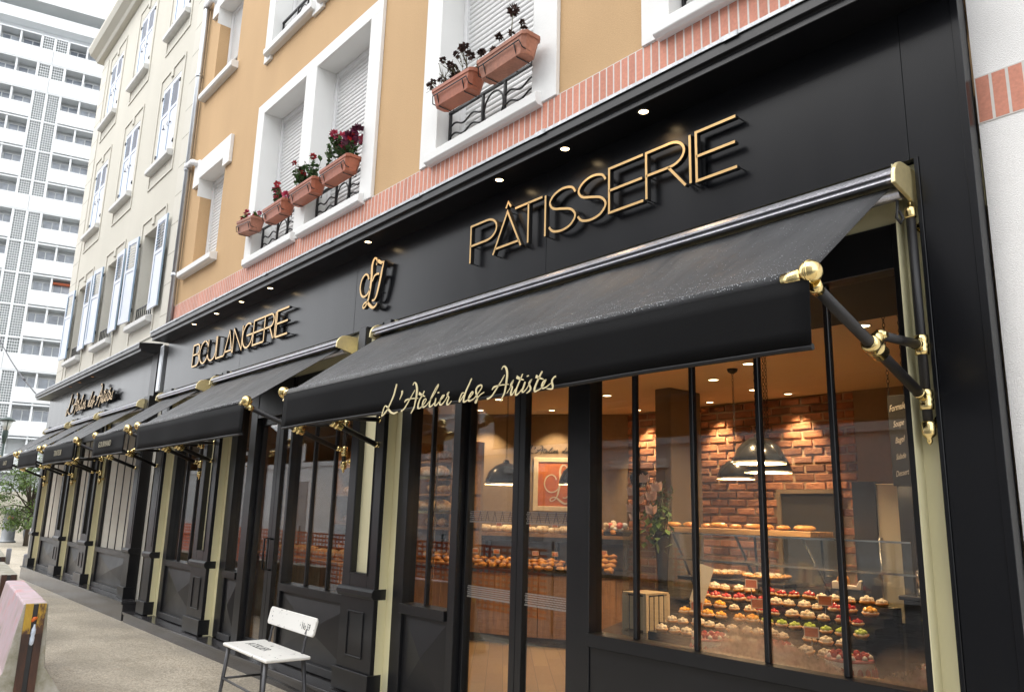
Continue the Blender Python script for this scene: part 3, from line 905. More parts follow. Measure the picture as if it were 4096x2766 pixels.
def window(parent, x0, x1, mull, zs=.90, zt=2.80, left=.06, right=.06, gm='glass', diamond=True, mw=.026, z0=.15):
    """frame, mullions, one pane per light, panel below"""
    mb = MB()
    mb.box(x0, x0 + left, .05, .17, z0, 3.02); mb.box(x1 - right, x1, .05, .17, z0, 3.02)
    mb.box(x0 + left, x1 - right, .054, .17, zt, 3.02)                                    # transom
    mb.box(x0 + left, x1 - right, .022, .17, zs - .075, zs)                               # sill rail
    mb.box(x0 + left, x1 - right, .028, .165, z0, z0 + .07)
    for m in mull: mb.box(m - mw / 2, m + mw / 2, .088, .126, zs, zt)
    # glazing beads
    ed = [x0 + left] + list(mull) + [x1 - right]
    fr = mb.build('window_frame', 'black', parent, bevel=.003)
    for i in range(len(ed) - 1):
        a = ed[i] + (mw / 2 if i else 0); c = ed[i + 1] - (mw / 2 if i < len(ed) - 2 else 0)
        g = MB(); g.box(a - .004, c + .004, .110, .116, zs - .004, zt + .004); g.build('window_pane', gm, fr)
    d = MB()
    a, c, e, h = x0 + left, x1 - right, z0 + .07, zs - .075
    yb, yt = .078, .040
    if diamond:
        w = .035
        d.box(a, c, yb, .16, e, h)
        mx, mz = (a + c) / 2, (e + h) / 2
        k = d.pts([(a + w, yb - .001, e + w), (c - w, yb - .001, e + w), (c - w, yb - .001, h - w), (a + w, yb - .001, h - w), (mx, yt, mz)])
        for i in range(4): d.face((k + i, k + (i + 1) % 4, k + 4))
    else: d.box(a, c, .06, .16, e, h)
    d.build('base_panel', 'black', parent, bevel=.002)
    return fr

def plinth(parent, x0, x1, h=.14):
    mb = MB()
    mb.box(x0, x1, -.165, .2, -.05, h - .035); mb.box(x0 - .004, x1 + .004, -.185, .2, h - .0348, h)
    return mb.build('plinth', 'stone_black', parent, bevel=.006, seg=2)

shop = thing('bakery_front', 'long black and brass bakery shop front under the orange house', 'shop front', (-6.8, 0, 0))
SX0, SX1 = -12.38, -1.135
fascia(shop, SX0, -1.402, [-9.45, -6.62, -3.9])
cornice(shop, SX0 - .05, SX1 - .004)
b = MB(); b.box(SX0 + .02, SX1 - .004, .0605, .20, 3.02, 3.289); b.build('brass_header', 'brass_sheet', shop)
plinth(shop, SX0 - .02, SX1 + .03)
# right end pillar, one piece with the fascia
b = MB(); b.prism([(-1.40, 4.0595), (SX1, 4.0595), (SX1, .14), (-1.36, .14), (-1.36, 3.29), (-1.40, 3.29)], 'y', 0.0, YW - .002); b.box(-1.38, -1.3605, -.008, .06, .14, 3.289); b.box(-1.165, SX1 + .004, -.006, -.0004, .14, 4.055)
b.build('end_pillar', 'panel', shop, bevel=.002)
brass_channel(shop, -1.475, -1.382)
# bay of the pastry shop
window(shop, -3.71, -1.478, [-3.175, -2.745, -2.315, -1.905], zs=.925, left=.20, right=.055, gm='glass_fog', diamond=False)
pilaster(shop, -6.40, -5.845, (-6.26, -5.98))
brass_channel(shop, -5.84, -5.745)
window(shop, -5.742, -4.95, [-5.33], zs=.90, left=.145, right=.03)
pilaster(shop, -12.12, -11.80)
brass_channel(shop, -11.795, -11.68)
window(shop, -11.677, -10.2, [-11.2, -10.77, -10.40], left=.14, right=.03)
pilaster(shop, -10.2, -9.68, (-10.05, -9.83))
brass_channel(shop, -9.675, -9.575)
window(shop, -9.572, -8.98, [], left=.19, right=.03)
window(shop, -7.92, -6.405, [-7.42, -6.98], left=.05, right=.02, zs=.88)
b = MB(); b.box(-6.43, -6.4005, -.0, .05, .15, 3.28); b.build('brass_strip', 'brass_sheet', shop)

def door_leaf(parent, x0, x1, st0, st1, y=.12, zt=2.62, band=True):
    mb = MB()
    mb.box(x0, x0 + st0, y - .03, y + .03, .12, zt); mb.box(x1 - st1, x1, y - .03, y + .03, .12, zt)
    mb.box(x0 + st0, x1 - st1, y - .028, y + .028, zt - .07, zt); mb.box(x0 + st0, x1 - st1, y - .028, y + .028, .12, .24)
    d = mb.build('door_leaf', 'black', parent, bevel=.003)
    g = MB(); g.box(x0 + st0 - .004, x1 - st1 + .004, y - .004, y + .004, .236, zt - .066); g.build('door_pane', 'glass', d)
    a, c = x0 + st0 + .002, x1 - st1 - .002
    if band:
        f = MB()                                                    # printed safety bands on the glass
        yy = y - .0052
        for zb, hh in ((1.56, .085), (1.02, .085)):
            f = MB()
            nx = int((c - a) / .0135)
            f.box(a, c, yy + .0008, yy + .0010, zb - .004, zb - .001)
            for i in range(nx):
                for j in range(6):
                    xx = a + (i + (.5 if j % 2 else 0) + .25) * .0135; zz = zb + j * .0142
                    f.box(xx, min(xx + .0085, c), yy, yy + .0008, zz, zz + .0085, m=0)
            f.build('glass_print', 'film', d)
        f = MB(); n = max(2, int((c - a) / .075))
        for i in range(n):
            xx = a + (i + .5) * (c - a) / n
            f.stroke([(xx - .022, 1.565, .004), (xx, 1.635, .004), (xx + .022, 1.565, .004)], yy - .0014, yy - .0006, 0, 0)
        f.build('glass_print', 'film_blue', d)
    if band: return d
    h = MB(); hx = x1 - st1 / 2 if st1 > st0 else x0 + st0 / 2
    h.tube([(hx, y - .03, 1.30), (hx, y - .08, 1.30), (hx, y - .08, .98), (hx, y - .03, .98)], .011, 8)
    h.build('door_handle', 'black', d)
    return d
# pastry shop double door
b = MB(); b.box(-4.945, -4.865, .03, .19, .13, 3.02); b.box(-4.865, -3.712, .034, .17, 2.63, 3.02); b.box(-4.945, -3.712, .0, .19, .10, .128)
b.build('door_frame', 'black', shop, bevel=.003)
door_leaf(shop, -4.86, -4.245, .035, .06); door_leaf(shop, -4.24, -3.715, .06, .03)
b = MB(); b.box(-8.975, -8.80, .03, .17, .13, 3.02); b.box(-8.80, -7.93, .034, .17, 2.63, 3.02); b.box(-8.975, -7.925, .0, .19, .10, .128); b.build('door_frame', 'black', shop, bevel=.003)
door_leaf(shop, -8.795, -8.285, .05, .09, band=False); door_leaf(shop, -8.28, -7.925, .09, .03, band=False)
# solid wall behind the pilasters and panels keeps the rooms closed
b = MB()
for x0, x1 in ((SX0, -11.70), (-10.2, -9.60), (-6.43, -5.78), (-1.44, -1.14)): b.box(x0, x1, .18, .24, .0, 3.3)
b.box(SX0, -9.0, .18, .24, .1, .80); b.box(-7.9, -5.0, .18, .24, .1, .80); b.box(-3.7, -1.14, .18, .24, .1, .83); b.box(SX0, SX1, .205, .25, 2.83, 3.6)
b.build('inner_wall', 'taupe', shop)

# far shop front
far = thing('far_shop_front', 'lower black and brass shop front at the far end beneath the cream house', 'shop front', (-17, 0, 0))
fascia(far, -20.95, -13.15, [-18.4, -15.8], z0=3.27, z1=3.97)
cornice(far, -21.2, -12.93, z=3.97, y=-.28)
b = MB(); b.box(-20.9, -13.0, .0605, .20, 3.0, 3.269); b.build('brass_header', 'brass_sheet', far)
plinth(far, -20.45, -12.5, h=.26)
b = MB(); b.box(-13.15, -12.86, -.002, YW - .002, .26, 3.968); b.build('end_pillar', 'black', far, bevel=.003)
pilaster(far, -13.14, -12.85, None, z0=.26, right_to=.09)
pilaster(far, -16.0, -15.5, (-15.86, -15.63), z0=.26)
brass_channel(far, -15.495, -15.38, z0=.26, z1=3.26)
window(far, -15.377, -13.15, [-14.75, -14.3, -13.87, -13.5], left=.18, right=.05, z0=.26)
pilaster(far, -18.1, -17.6, (-17.95, -17.73), z0=.26)
brass_channel(far, -17.595, -17.48, z0=.26, z1=3.26)
window(far, -17.477, -16.01, [-16.9, -16.45], left=.18, right=.04, z0=.26)
pilaster(far, -20.55, -20.25, None, z0=.26)
brass_channel(far, -20.245, -20.12, z0=.26, z1=3.26)
window(far, -20.117, -18.11, [-19.5, -18.9], left=.18, right=.04, z0=.26)
b = MB()
for x0, x1 in ((-20.9, -20.2), (-18.1, -17.5), (-16, -15.4), (-13.2, -12.9)): b.box(x0, x1, .18, .24, .0, 3.3)
b.box(-20.9, -12.9, .18, .24, 0, .8); b.box(-20.9, -12.9, .205, .25, 2.83, 3.6)
b.build('inner_wall', 'taupe', far)
# slatted brass-black air grille on the far front pilaster
b = MB()
for i in range(14): b.box(-13.12, -12.88, -.075, -.061, 2.35 + i * .045, 2.375 + i * .045)
b.build('air_grille', 'black', far)

# ------------------------------------------------------------------ tower block
TW = Vector((-75, 5, 0)); TA = RAD(11.7)
tw = thing('tower_block', 'white high rise with long balconies and lattice screens at the far left', 'building', TW)
tu = Vector((math.sin(TA), math.cos(TA), 0)); tn = Vector((tu.y, -tu.x, 0))
TM = Matrix(((tn.x, tu.x, 0, TW.x), (tn.y, tu.y, 0, TW.y), (0, 0, 1, 0), (0, 0, 0, 1)))   # local: x = out of facade, y = along
U0, U1 = -13.0, 17.0
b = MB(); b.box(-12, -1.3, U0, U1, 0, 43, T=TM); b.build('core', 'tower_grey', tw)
b = MB()
b.box(-11.5, .0, U0 - .2, U1 + .2, 43.25, 44.3, T=TM); b.box(-12, .35, U0 - .3, U1 + .3, 45.2, 45.9, T=TM); b.box(-9, -2, U0, U1, 44.3, 45.2, T=TM)
b.build('roof', 'tower', tw)
b = MB(); b.box(-1.3, -1.2, U0, U1, 42.2, 43.25, T=TM); b.box(-1.2, .0, U0, U1, 42.18, 42.3, T=TM); b.build('roof', 'tower_grey', tw)
posts = [-11.7, -10.1, -8.5, -6.9, -5.35, -3.75, -2.17, -.57, .45, 1.5, 3.0, 4.55, 6.1, 7.65, 9.2, 10.75, 12.3, 13.85, 15.4]
full_band = {0, 1, 5, 10}
latp = None; winp = {}; parp = None; nfl = 14
for k in range(nfl):
    zt = 41.0 - 2.74 * k; zb = zt - 1.34
    sl = MB(); sl.box(-1.3, .02, U0, U1, zb - .12, zb, T=TM); sl.build('floor_slab', 'tower', tw)
    p = MB()
    if k in full_band: p.box(-.06, .05, U0, .43, zb, zt, T=TM); p.box(-.06, .05, .46, U1, zb, zt, T=TM)
    else: p.box(-.06, .05, U0, -.62, zb + .1, zt, T=TM); p.box(-.06, .05, 1.55, U1, zb + .1, zt, T=TM)
    p.build('balcony_parapet', 'tower', tw, bevel=.01)
    q = MB()
    for u in posts: q.box(-1.2, -.07, u - .07, u + .07, zb, zb + 2.62, T=TM)
    for u in (-.57, .45, 1.5):
        q.box(-.068, .0, u - .09, u + .09, zt + .001 if k in full_band else zb, zb + 2.62, T=TM)
    q.build('loggia_posts', 'tower', tw)
    for ua, ub in ((-.48, .36), (.54, 1.41)):
        l = MB(); za = zt if k in full_band else zb; zc = zb + 2.60
        n = 5; mm = max(4, int((zc - za) / .21))
        for i in range(n + 1): l.box(-.12, -.02, ua + (ub - ua) * i / n - .018, ua + (ub - ua) * i / n + .018, za, zc, T=TM)
        for j in range(mm + 1):
            z = za + (zc - za) * j / mm
            for i in range(n): l.box(-.12, -.021, ua + (ub - ua) * i / n + .0185, ua + (ub - ua) * (i + 1) / n - .0185, z - .022, z + .022, T=TM)
        l.build('lattice_screen', 'tower', tw)
        g = MB(); g.box(-.75, -.70, ua, ub, zb, zb + 2.61, T=TM); g.build('stair_shade_panel', 'lattice_shade', tw)  # panel coloured darker to give the shade of the stair behind the lattice
for k in range(13):
    zb = 41.0 - 2.74 * k - 1.34
    for i, (ua, ub) in enumerate(((-3.68, -2.24), (-2.10, -.64), (1.57, 2.93), (3.07, 4.48), (4.62, 6.03))):
        f = MB(); xg = -1.14
        mid = (ua + ub) / 2 + rng.uniform(-.1, .1)
        f.box(xg, xg + .05, ua, ub, zb + .85, zb + .95, T=TM); f.box(xg, xg + .05, ua, ub, zb + 2.30, zb + 2.38, T=TM)
        for u in (ua + .04, mid, ub - .04): f.box(xg + .002, xg + .052, u - .04, u + .04, zb + .0, zb + 2.3, T=TM)
        w = f.build('window', 'tower', tw)
        for s, (a, c) in enumerate(((ua + .08, mid - .04), (mid + .04, ub - .08))):
            g = MB(); g.box(xg + .005, xg + .02, a, c, zb + .95, zb + 2.30, T=TM)
            g.build('window_pane', rng.choice(['towerglass', 'towerglass', 'curtain', 'curtain']), w)
        if (k, i) == (8, 3):
            g = MB(); g.box(xg + .06, xg + .5, ua, ub, zb + 2.25, zb + 2.42, T=TM); g.build('blind', 'orange_blind', tw)
# ground floor annex in front of the tower
an = thing('garden_wall', 'low pale concrete wall behind the street bin', 'wall', (-52, 3.9, 0))
b = MB(); b.box(-58, -48, 4.35, 4.6, 0, 2.2); b.build('wall', 'concrete', an)

# ------------------------------------------------------------------ house across the street (seen only as a reflection)
op = thing('house_across_street', 'tall grey house across the street mirrored in the pastry shop window', 'building', (-8, -14, 0))
b = MB(); b.box(-27, 12, -24, -14, 0, 13.2); b.box(-27, 12, -14, -13.9, 3.7, 4.0); b.box(-27, 12, -13.995, -13.9, 0, .8); b.build('wall', 'opp', op)
for x in range(-26, 11, 5):
    b = MB(); b.box(x - .15, x + 1.95, -13.999, -13.88, 3.05, 3.3); b.box(x, x + 1.7, -13.999, -13.92, 5.2, 7.6); b.build('window_surround', 'white', op)
    b = MB(); b.box(x + .1, x + 1.6, -13.95, -13.91, 5.3, 7.5); b.box(x, x + 1.8, -13.999, -13.94, .12, 3.0); b.build('door', 'opp_grey', op)
ol = thing('low_house_across_street', 'low pale house across the street mirrored in the bread shop windows', 'building', (-40, -14, 0))
b = MB(); b.box(-64, -27.05, -24, -14, 0, 5.0); b.box(-64, -27.05, -14, -13.9, 3.7, 3.95); b.build('wall', 'opp_pale', ol)
for x in range(-62, -28, 6):
    b = MB(); b.box(x, x + 1.8, -13.999, -13.94, .12, 3.0); b.build('door', 'opp_grey', ol)
b = MB(); b.prism([(-13.7, 5.0), (-24.3, 5.0), (-19, 7.2)], 'x', -64.2, -27.1); b.build('roof', 'zinc', ol)

SCRIPT=[[(-651,104,11),(-661,75,15),(-681,30,14),(-710,-9,12),(-742,-47,11),(-775,-72,11),(-808,-86,8),(-800,-62,9),(-785,-33,8),(-770,-24,7),(-748,-34,11),(-726,-54,15),(-698,-72,13),(-662,-81,12),(-622,-75,6)],[(-584,55,17),(-582,37,15),(-593,19,9),(-607,1,4)],[(-464,77,5),(-452,89,7),(-438,89,9),(-422,69,16),(-415,41,18),(-418,5,16),(-427,-29,13),(-438,-62,11),(-455,-82,8),(-469,-97,5)],[(-438,44,5),(-462,20,6),(-497,-15,8),(-532,-49,9),(-559,-68,9),(-583,-74,11)],[(-547,-23,4),(-536,-11,10),(-507,-6,9),(-460,-6,7),(-400,-10,5)],[(-335,28,7),(-353,4,10),(-379,-20,10),(-394,-50,13),(-393,-71,10),(-367,-71,6),(-335,-53,6),(-312,-32,6),(-317,-21,6),(-337,-29,10),(-348,-52,12),(-342,-68,10),(-320,-67,7),(-285,-47,5),(-231,-3,5),(-195,39,7),(-194,51,7),(-217,31,7),(-253,-11,9),(-272,-48,12),(-272,-71,12),(-252,-71,7),(-223,-53,5)],[(-392,19,18),(-363,7,14),(-325,-7,4)],[(-210,-27,9),(-215,-48,10),(-220,-66,10),(-204,-70,7),(-171,-49,5),(-138,-30,6),(-128,-18,7),(-147,-22,9),(-165,-45,11),(-170,-65,11),(-152,-72,9),(-119,-52,5),(-98,-29,6),(-84,-6,8),(-99,-18,8),(-81,-36,8),(-92,-55,11),(-97,-72,12),(-80,-76,7),(-54,-58,5)],[(-188,7,15),(-188,-1,15)],[(62,-23,6),(45,-24,7),(28,-47,8),(22,-68,10),(36,-61,6),(61,-34,4)],[(129,51,9),(109,23,10),(81,-15,11),(64,-50,12),(61,-72,11),(76,-74,8),(102,-65,5),(131,-46,5),(145,-32,7),(138,-24,6),(122,-37,9),(108,-57,11),(109,-72,10),(128,-73,7),(158,-63,5),(194,-37,5),(220,-13,7),(221,0,9),(208,5,9),(180,-6,11),(172,-27,12),(182,-51,12),(185,-67,11),(180,-85,8),(170,-91,6),(169,-82,5),(187,-65,5),(211,-49,5),(244,-38,5)],[(388,69,4),(399,82,6),(413,84,9),(429,67,13),(436,38,14),(432,3,13),(424,-37,11),(415,-64,9),(399,-85,8),(390,-104,4)],[(415,37,4),(391,10,6),(361,-20,8),(330,-50,8),(303,-71,9),(271,-79,11)],[(313,-32,4),(325,-21,10),(348,-16,8),(388,-14,6),(450,-17,4)],[(437,-63,4),(466,-34,4),(485,-3,8),(466,-24,8),(480,-35,9),(473,-55,11),(470,-74,10),(483,-73,7),(508,-46,4)],[(560,26,5),(544,0,7),(523,-32,9),(509,-61,11),(510,-79,10),(532,-73,6),(557,-53,4)],[(513,15,17),(540,2,12),(570,-7,4)],[(581,-18,10),(571,-40,11),(559,-63,11),(569,-70,7),(592,-56,4),(615,-32,5),(628,-14,7),(611,-27,8),(617,-42,9),(624,-55,10),(616,-69,8),(594,-78,4)],[(600,13,14),(601,7,14)],[(709,21,8),(692,0,10),(672,-29,11),(655,-59,12),(657,-76,10),(677,-73,6),(704,-64,4),(721,-49,5),(736,-26,7),(716,-36,10),(708,-57,11),(718,-66,8),(742,-61,5),(773,-47,4)],[(662,1,18),(685,-9,12),(719,-21,3)],[(808,-17,10),(796,-19,7),(781,-36,10),(787,-61,11),(785,-75,8),(767,-75,7),(743,-70,4)]]
MONO=[[(69,169,19),(80,205,19),(56,238,18),(17,231,26),(-6,170,33),(-4,72,34),(-12,-24,31),(-27,-102,27),(-45,-157,21),(-81,-199,16),(-120,-211,15),(-128,-185,17),(-95,-164,18),(-49,-170,25),(1,-209,30),(55,-238,25),(103,-228,19),(124,-206,12)],[(-52,55,23),(-73,98,20),(-121,117,18),(-179,83,20),(-205,5,20),(-180,-66,20),(-129,-100,20),(-64,-89,18),(-19,-44,15)],[(63,182,12),(100,200,30),(153,172,29),(191,173,12)],[(205,178,13),(180,106,26),(160,25,29),(132,-64,29),(102,-138,23),(66,-168,19),(31,-164,18)],[(13,20,15),(47,66,19),(95,77,19),(131,69,19)]]

# ------------------------------------------------------------------ awnings
def awning(xl, xr, label, px=None, letters=None, y1=-.94, zb=2.52, ztop=3.165, seed=1, drops=900):
    """xl, xr: ends of the front bar; px: x of the two wall poles"""
    r = random.Random(seed)
    pl, pr = px or (xl + .06, xr - .02)
    t = thing('awning', label, 'awning', ((xl + xr) / 2, -.4, 2.2), 'black awnings with brass arms along the shop fronts')
    ca, cb = pl - .08, pr + .02
    h = MB()                                                         # cassette above the cloth
    h.prism([(.04, 3.235), (-.10, 3.232), (-.150, 3.205), (-.165, 3.185), (-.165, 3.172), (-.150, 3.166), (-.152, 3.150), (-.140, 3.143), (-.125, 3.143), (-.125, 3.158), (.04, 3.158)], 'x', ca + .02, cb - .025)
    h.build('cassette', 'alu', t, bevel=.002)
    for xa, xb in ((ca + .002, ca + .0195), (cb - .0245, cb - .005)):
        e = MB(); e.prism([(.05, 3.252)] + [(-.075 - .10 * math.sin(RAD(a)), 3.152 + .10 * math.cos(RAD(a))) for a in range(0, 91, 15)] + [(-.178, 3.125), (-.02, 3.09), (.05, 3.06)], 'x', xa, xb)
        e.build('end_cap', 'brass_cap', t, bevel=.004, seg=2)
    e = MB(); e.cyl((ca + .03, -.06, 3.115), (cb - .03, -.06, 3.115), .034, n=14); e.build('roller', 'alu', t)
    # cloth
    w = xr - xl
    ax, bx = xl + .10, xr - .05
    ph = [r.uniform(0, 6.28) for _ in range(6)]
    def cloth(u, v):
        x0 = (ca + .05) + (cb - .075 - ca - .05) * u; x1 = ax + (bx - ax) * u
        x = x0 + (x1 - x0) * v
        y = -.075 + (y1 + .028 + .075) * v; z = 3.145 + (zb + .020 - 3.145) * v
        s = math.sin(math.pi * v)
        z -= .016 * s * math.sin(math.pi * min(1, max(0, u))) 
        d = u * w
        wob = .009 * math.sin(4.3 * d + 5 * v + ph[0]) + .006 * math.sin(8.7 * d - 7 * v + ph[1]) + .0035 * math.sin(17 * d + 11 * v + ph[2])
        wob *= min(1, 7 * u, 7 * (1 - u))
        z += wob * (s + .25 * (1 - v)); y -= wob * .5 * s
        return (x, y, z)
    c = MB(); c.grid(cloth, max(24, int(w * 16)), 18)
    co = c.build('canopy', 'fabric', t, solid=.004)
    d = MB()
    for _ in range(int(drops * w / 3.0)):
        u, v = r.random(), r.random() ** .7
        if r.random() < .5: v = .72 + .28 * v
        p = Vector(cloth(u, v)) + Vector((0, -.002, .0035)); q = r.uniform(.0010, .0028)
        k = d.pts([p + Vector(o) * q for o in ((1, 0, 0), (-1, 0, 0), (0, 1, 0), (0, -1, 0), (0, 0, 1))])
        for f in ((0, 2, 4), (2, 1, 4), (1, 3, 4), (3, 0, 4)): d.face([k + i for i in f], 0, True)
    for _ in range(int(300 * w)):
        x = ax + (bx - ax) * r.random(); a = r.uniform(-.5, 1.5)
        p = Vector((x, y1 - .030 * math.sin(a), zb + .030 * math.cos(a))); q = r.uniform(.0010, .0026)
        k = d.pts([p + Vector(o) * q for o in ((1, 0, 0), (-1, 0, 0), (0, 1, -.4), (0, -1, -.4), (0, -.5, 1), (0, -.6, -1.2))])
        for f in ((0, 2, 4), (2, 1, 4), (1, 3, 4), (3, 0, 4), (0, 5, 2), (2, 5, 1), (1, 5, 3), (3, 5, 0)): d.face([k + i for i in f], 0, True)
    struct(d.build('raindrops', 'drop', co), 'stuff')
    f = MB(); f.cyl((xl + .06, y1, zb), (xr - .09, y1, zb), .028, n=16); f.build('front_bar', 'fabric', t)
    va, vb = xl + .10, xr - .03
    def val(u, v):
        x = va + (vb - va) * u
        z = zb - .012 - (.262) * v
        return (x, y1 - .024 + .007 * math.sin(x * 3.1 + ph[3]) * v + .004 * math.sin(x * 8 + ph[4]) * v, z + .004 * v * math.sin(x * 2.3 + ph[5]))
    g = MB(); g.grid(val, max(20, int(w * 12)), 4)
    vo = g.build('valance', 'valance', t, solid=.004)
    hm = MB(); hm.tube([Vector(val(i / 40, 1)) + Vector((0, .0095, -.004)) for i in range(41)], .0125, 10); hm.build('valance_hem', 'hem', vo)
    if letters:
        L = MB()
        if letters == 'script':
            cx, cz = -3.561, 2.301
            for s in SCRIPT:
                P = spline([(p[0] / 1000 + cx, p[1] / 1000 + cz, max(p[2], 4) / 1000) for p in s], 5)
                L.stroke(P, y1 - .0395, y1 - .0365, 0, 0)
        else:
            txt, size, off = letters
            text_into(L, txt, size, lambda u, v, q: ((xl + xr) / 2 + off + u, y1 - .040 - q, zb - .14 + v), .003, shear=.15)
        L.build('valance_lettering', 'goldpaint' if letters == 'script' else 'goldpaint_dim', vo)
    for s, xp, xe in ((0, pl, xl), (1, pr, xr)):
        fin = MB()                                                   # ball and elbow at the end of the front bar
        xb = xe - .035 if s else xe + .035
        fin.sphere((xb, y1, zb + .012), .046, 18); fin.cyl((xb + (-.03 if s else .03), y1, zb), (xb + (-.11 if s else .11), y1, zb - .004), .034, .031, n=16)
        fin.lathe([(.047, -.006), (.049, 0), (.047, .006)], (xb, y1, zb + .012), ax=(1, 0, 0), n=18)
        fin.cyl((xb, y1 + .01, zb - .03), (xb + (xp - xb) * .06, y1 + .055, zb - .055), .030, .024, n=14)
        fin.build('bar_finial', 'brass', t)
        A = Vector((xb, y1 + .03, zb - .042)); B = Vector((xp, -.01, 2.155))
        am = MB(); am.cyl(A, A.lerp(B, .93), .0235, n=14)
        ao = am.build('arm', 'rod', t)
        Cc = A.lerp(B, .5); dr = (B - A).normalized()
        co2 = MB(); co2.lathe([(.026, -.055), (.036, -.05), (.038, -.02), (.034, -.016), (.040, -.004), (.040, .012), (.034, .018), (.037, .05), (.026, .056)], Cc, ax=dr, n=18)
        st0 = Cc + Vector((0, .055, .062)); st1 = Vector((xp, -.012, 2.40))
        co2.tube([Cc + Vector((0, .01, .02)), Cc + Vector((0, .03, .05)), st0], [.02, .024, .020], 10)
        co2.sphere(st0, .027, 12); co2.cyl(st0 + Vector((-.03, 0, .0)), st0 + Vector((.03, 0, 0)), .014, n=10)
        co2.build('arm_collar', 'brass', ao)
        sm = MB(); sm.cyl(st0.lerp(st1, .04), st0.lerp(st1, .88), .0205, n=14); sm.build('strut', 'rod', ao)
        po = MB(); po.cyl((xp, -.005, 2.03), (xp, -.005, 3.01), .0205, n=16); pol = po.build('pole', 'rod', t)
        fi = MB()
        fi.lathe([(.022, .0), (.026, .006), (.026, .045), (.022, .052), (.010, .056), (.011, .075), (.004, .082)], (xp, -.005, 3.0), n=16)
        fi.build('pole_finial', 'brass', pol); fi = MB()
        fi.lathe([(.024, .03), (.029, .022), (.029, -.025), (.024, -.034), (.011, -.044), (.012, -.058), (.003, -.072)], (xp, -.005, 2.03), n=16)
        fi.build('pole_finial', 'brass', pol)
        for z in (2.06, 2.965):
            fi = MB(); fi.cyl((xp, -.005, z), (xp + .03, .05, z), .012, n=8); fi.cyl((xp + .03, .044, z), (xp + .03, .056, z), .03, n=12); fi.build('wall_bracket', 'brass', pol)
        for z, q in ((2.155, A.lerp(B, .93)), (2.40, st0.lerp(st1, .88))):
            jo = MB()
            jo.lathe([(.0215, -.045), (.029, -.043), (.030, -.02), (.027, -.012), (.032, .0), (.027, .012), (.030, .02), (.029, .043), (.0215, .045)], (xp, -.005, z), n=16)
            jo.cyl(q, Vector((xp, -.012, z)), .021, .014, n=12)
            jo.lathe([(.0255, -.012), (.0255, .012)], q, ax=(Vector((xp, -.012, z)) - q).normalized(), n=14)
            jo.build('pole_joint', 'brass', pol)
    if w > 4:
        k = MB(); k.tube([(xr - .06, -.06, 3.10), (xr - .062, -.065, 3.04), (xr - .06, -.085, 2.99), (xr - .05, -.07, 2.965), (xr - .045, -.05, 2.99), (xr - .055, -.06, 3.03)], .007, 8)
        k.build('crank_hook', 'rod', t)
    return t

awning(-6.0, -1.385, 'widest awning nearest the camera with cursive gold lettering over the pastry window', (-5.93, -1.415), 'script', seed=3, drops=2600)
awning(-9.98, -6.68, 'plain awning with an unlettered valance over the bread shop door and wide window', (-9.86, -6.62), None, seed=5, drops=1200)
awning(-11.95, -10.33, 'narrow awning with slanted gold lettering over the price board window', (-12.04, -10.42), ('GOURMAND', .105, -.1), seed=8, drops=600)
awning(-15.30, -13.0, 'awning nearest the cream stone gap on the far shop front', (-15.42, -13.08), ('TRAITEUR', .12, .1), seed=11, drops=600)
awning(-17.62, -15.72, 'middle awning of the three on the far shop front', (-17.55, -15.75), None, seed=12, drops=500)
awning(-20.1, -18.05, 'farthest awning at the end of the shop row beside the street lamp', (-20.2, -18.1), ('GLACES', .12, .1), seed=13, drops=400)

# ------------------------------------------------------------------ sign letters
def glyph(ch):
    E = {'I': (0.0, [[(0, 0), (0, 1)]]), 'E': (.78, [[(1, 1), (0, 1), (0, 0), (1, 0)], [(0, .5), (.97, .5)]]),
         'T': (.8, [[(0, 1), (1, 1)], [(.5, 1), (.5, 0)]]), 'L': (.7, [[(0, 1), (0, 0), (1, 0)]]),
         'A': (.85, [[(0, 0), (.5, 1), (1, 0)], [(.07, .14), (.93, .14)]]),
         'N': (.8, [[(0, 0), (0, 1), (1, 0), (1, 1)]]),
         'P': (.8, [[(0, 0), (0, 1)] + arc(.62, .73, .38, .27, 90, -90, 12) + [(0, .46)]]),
         'R': (.85, [[(0, 0), (0, 1)] + arc(.62, .75, .36, .25, 90, -90, 12) + [(0, .5)], [(.58, .5), (1, 0)]]),
         'B': (.8, [[(0, 0), (0, 1)] + arc(.62, .77, .34, .23, 90, -90, 10) + [(0, .54)], [(.62, .54)] + arc(.62, .27, .38, .27, 90, -90, 10) + [(0, 0)]]),
         'O': (.9, [arc(.5, .5, .5, .5, 90, 442, 32)]), 'U': (.8, [[(0, 1), (0, .36)] + arc(.5, .36, .5, .36, 180, 360, 14) + [(1, 1)]]),
         'G': (.95, [arc(.5, .5, .5, .5, 55, 360, 28), [(.42, .5), (1.02, .5)]]),
         'S': (.8, [spline([(.97, .80), (.84, .94), (.52, 1.0), (.2, .93), (.04, .77), (.17, .60), (.5, .515), (.82, .42), (.97, .24), (.80, .06), (.48, 0), (.17, .05), (.02, .18)], 5)])}
    return E[ch][1]

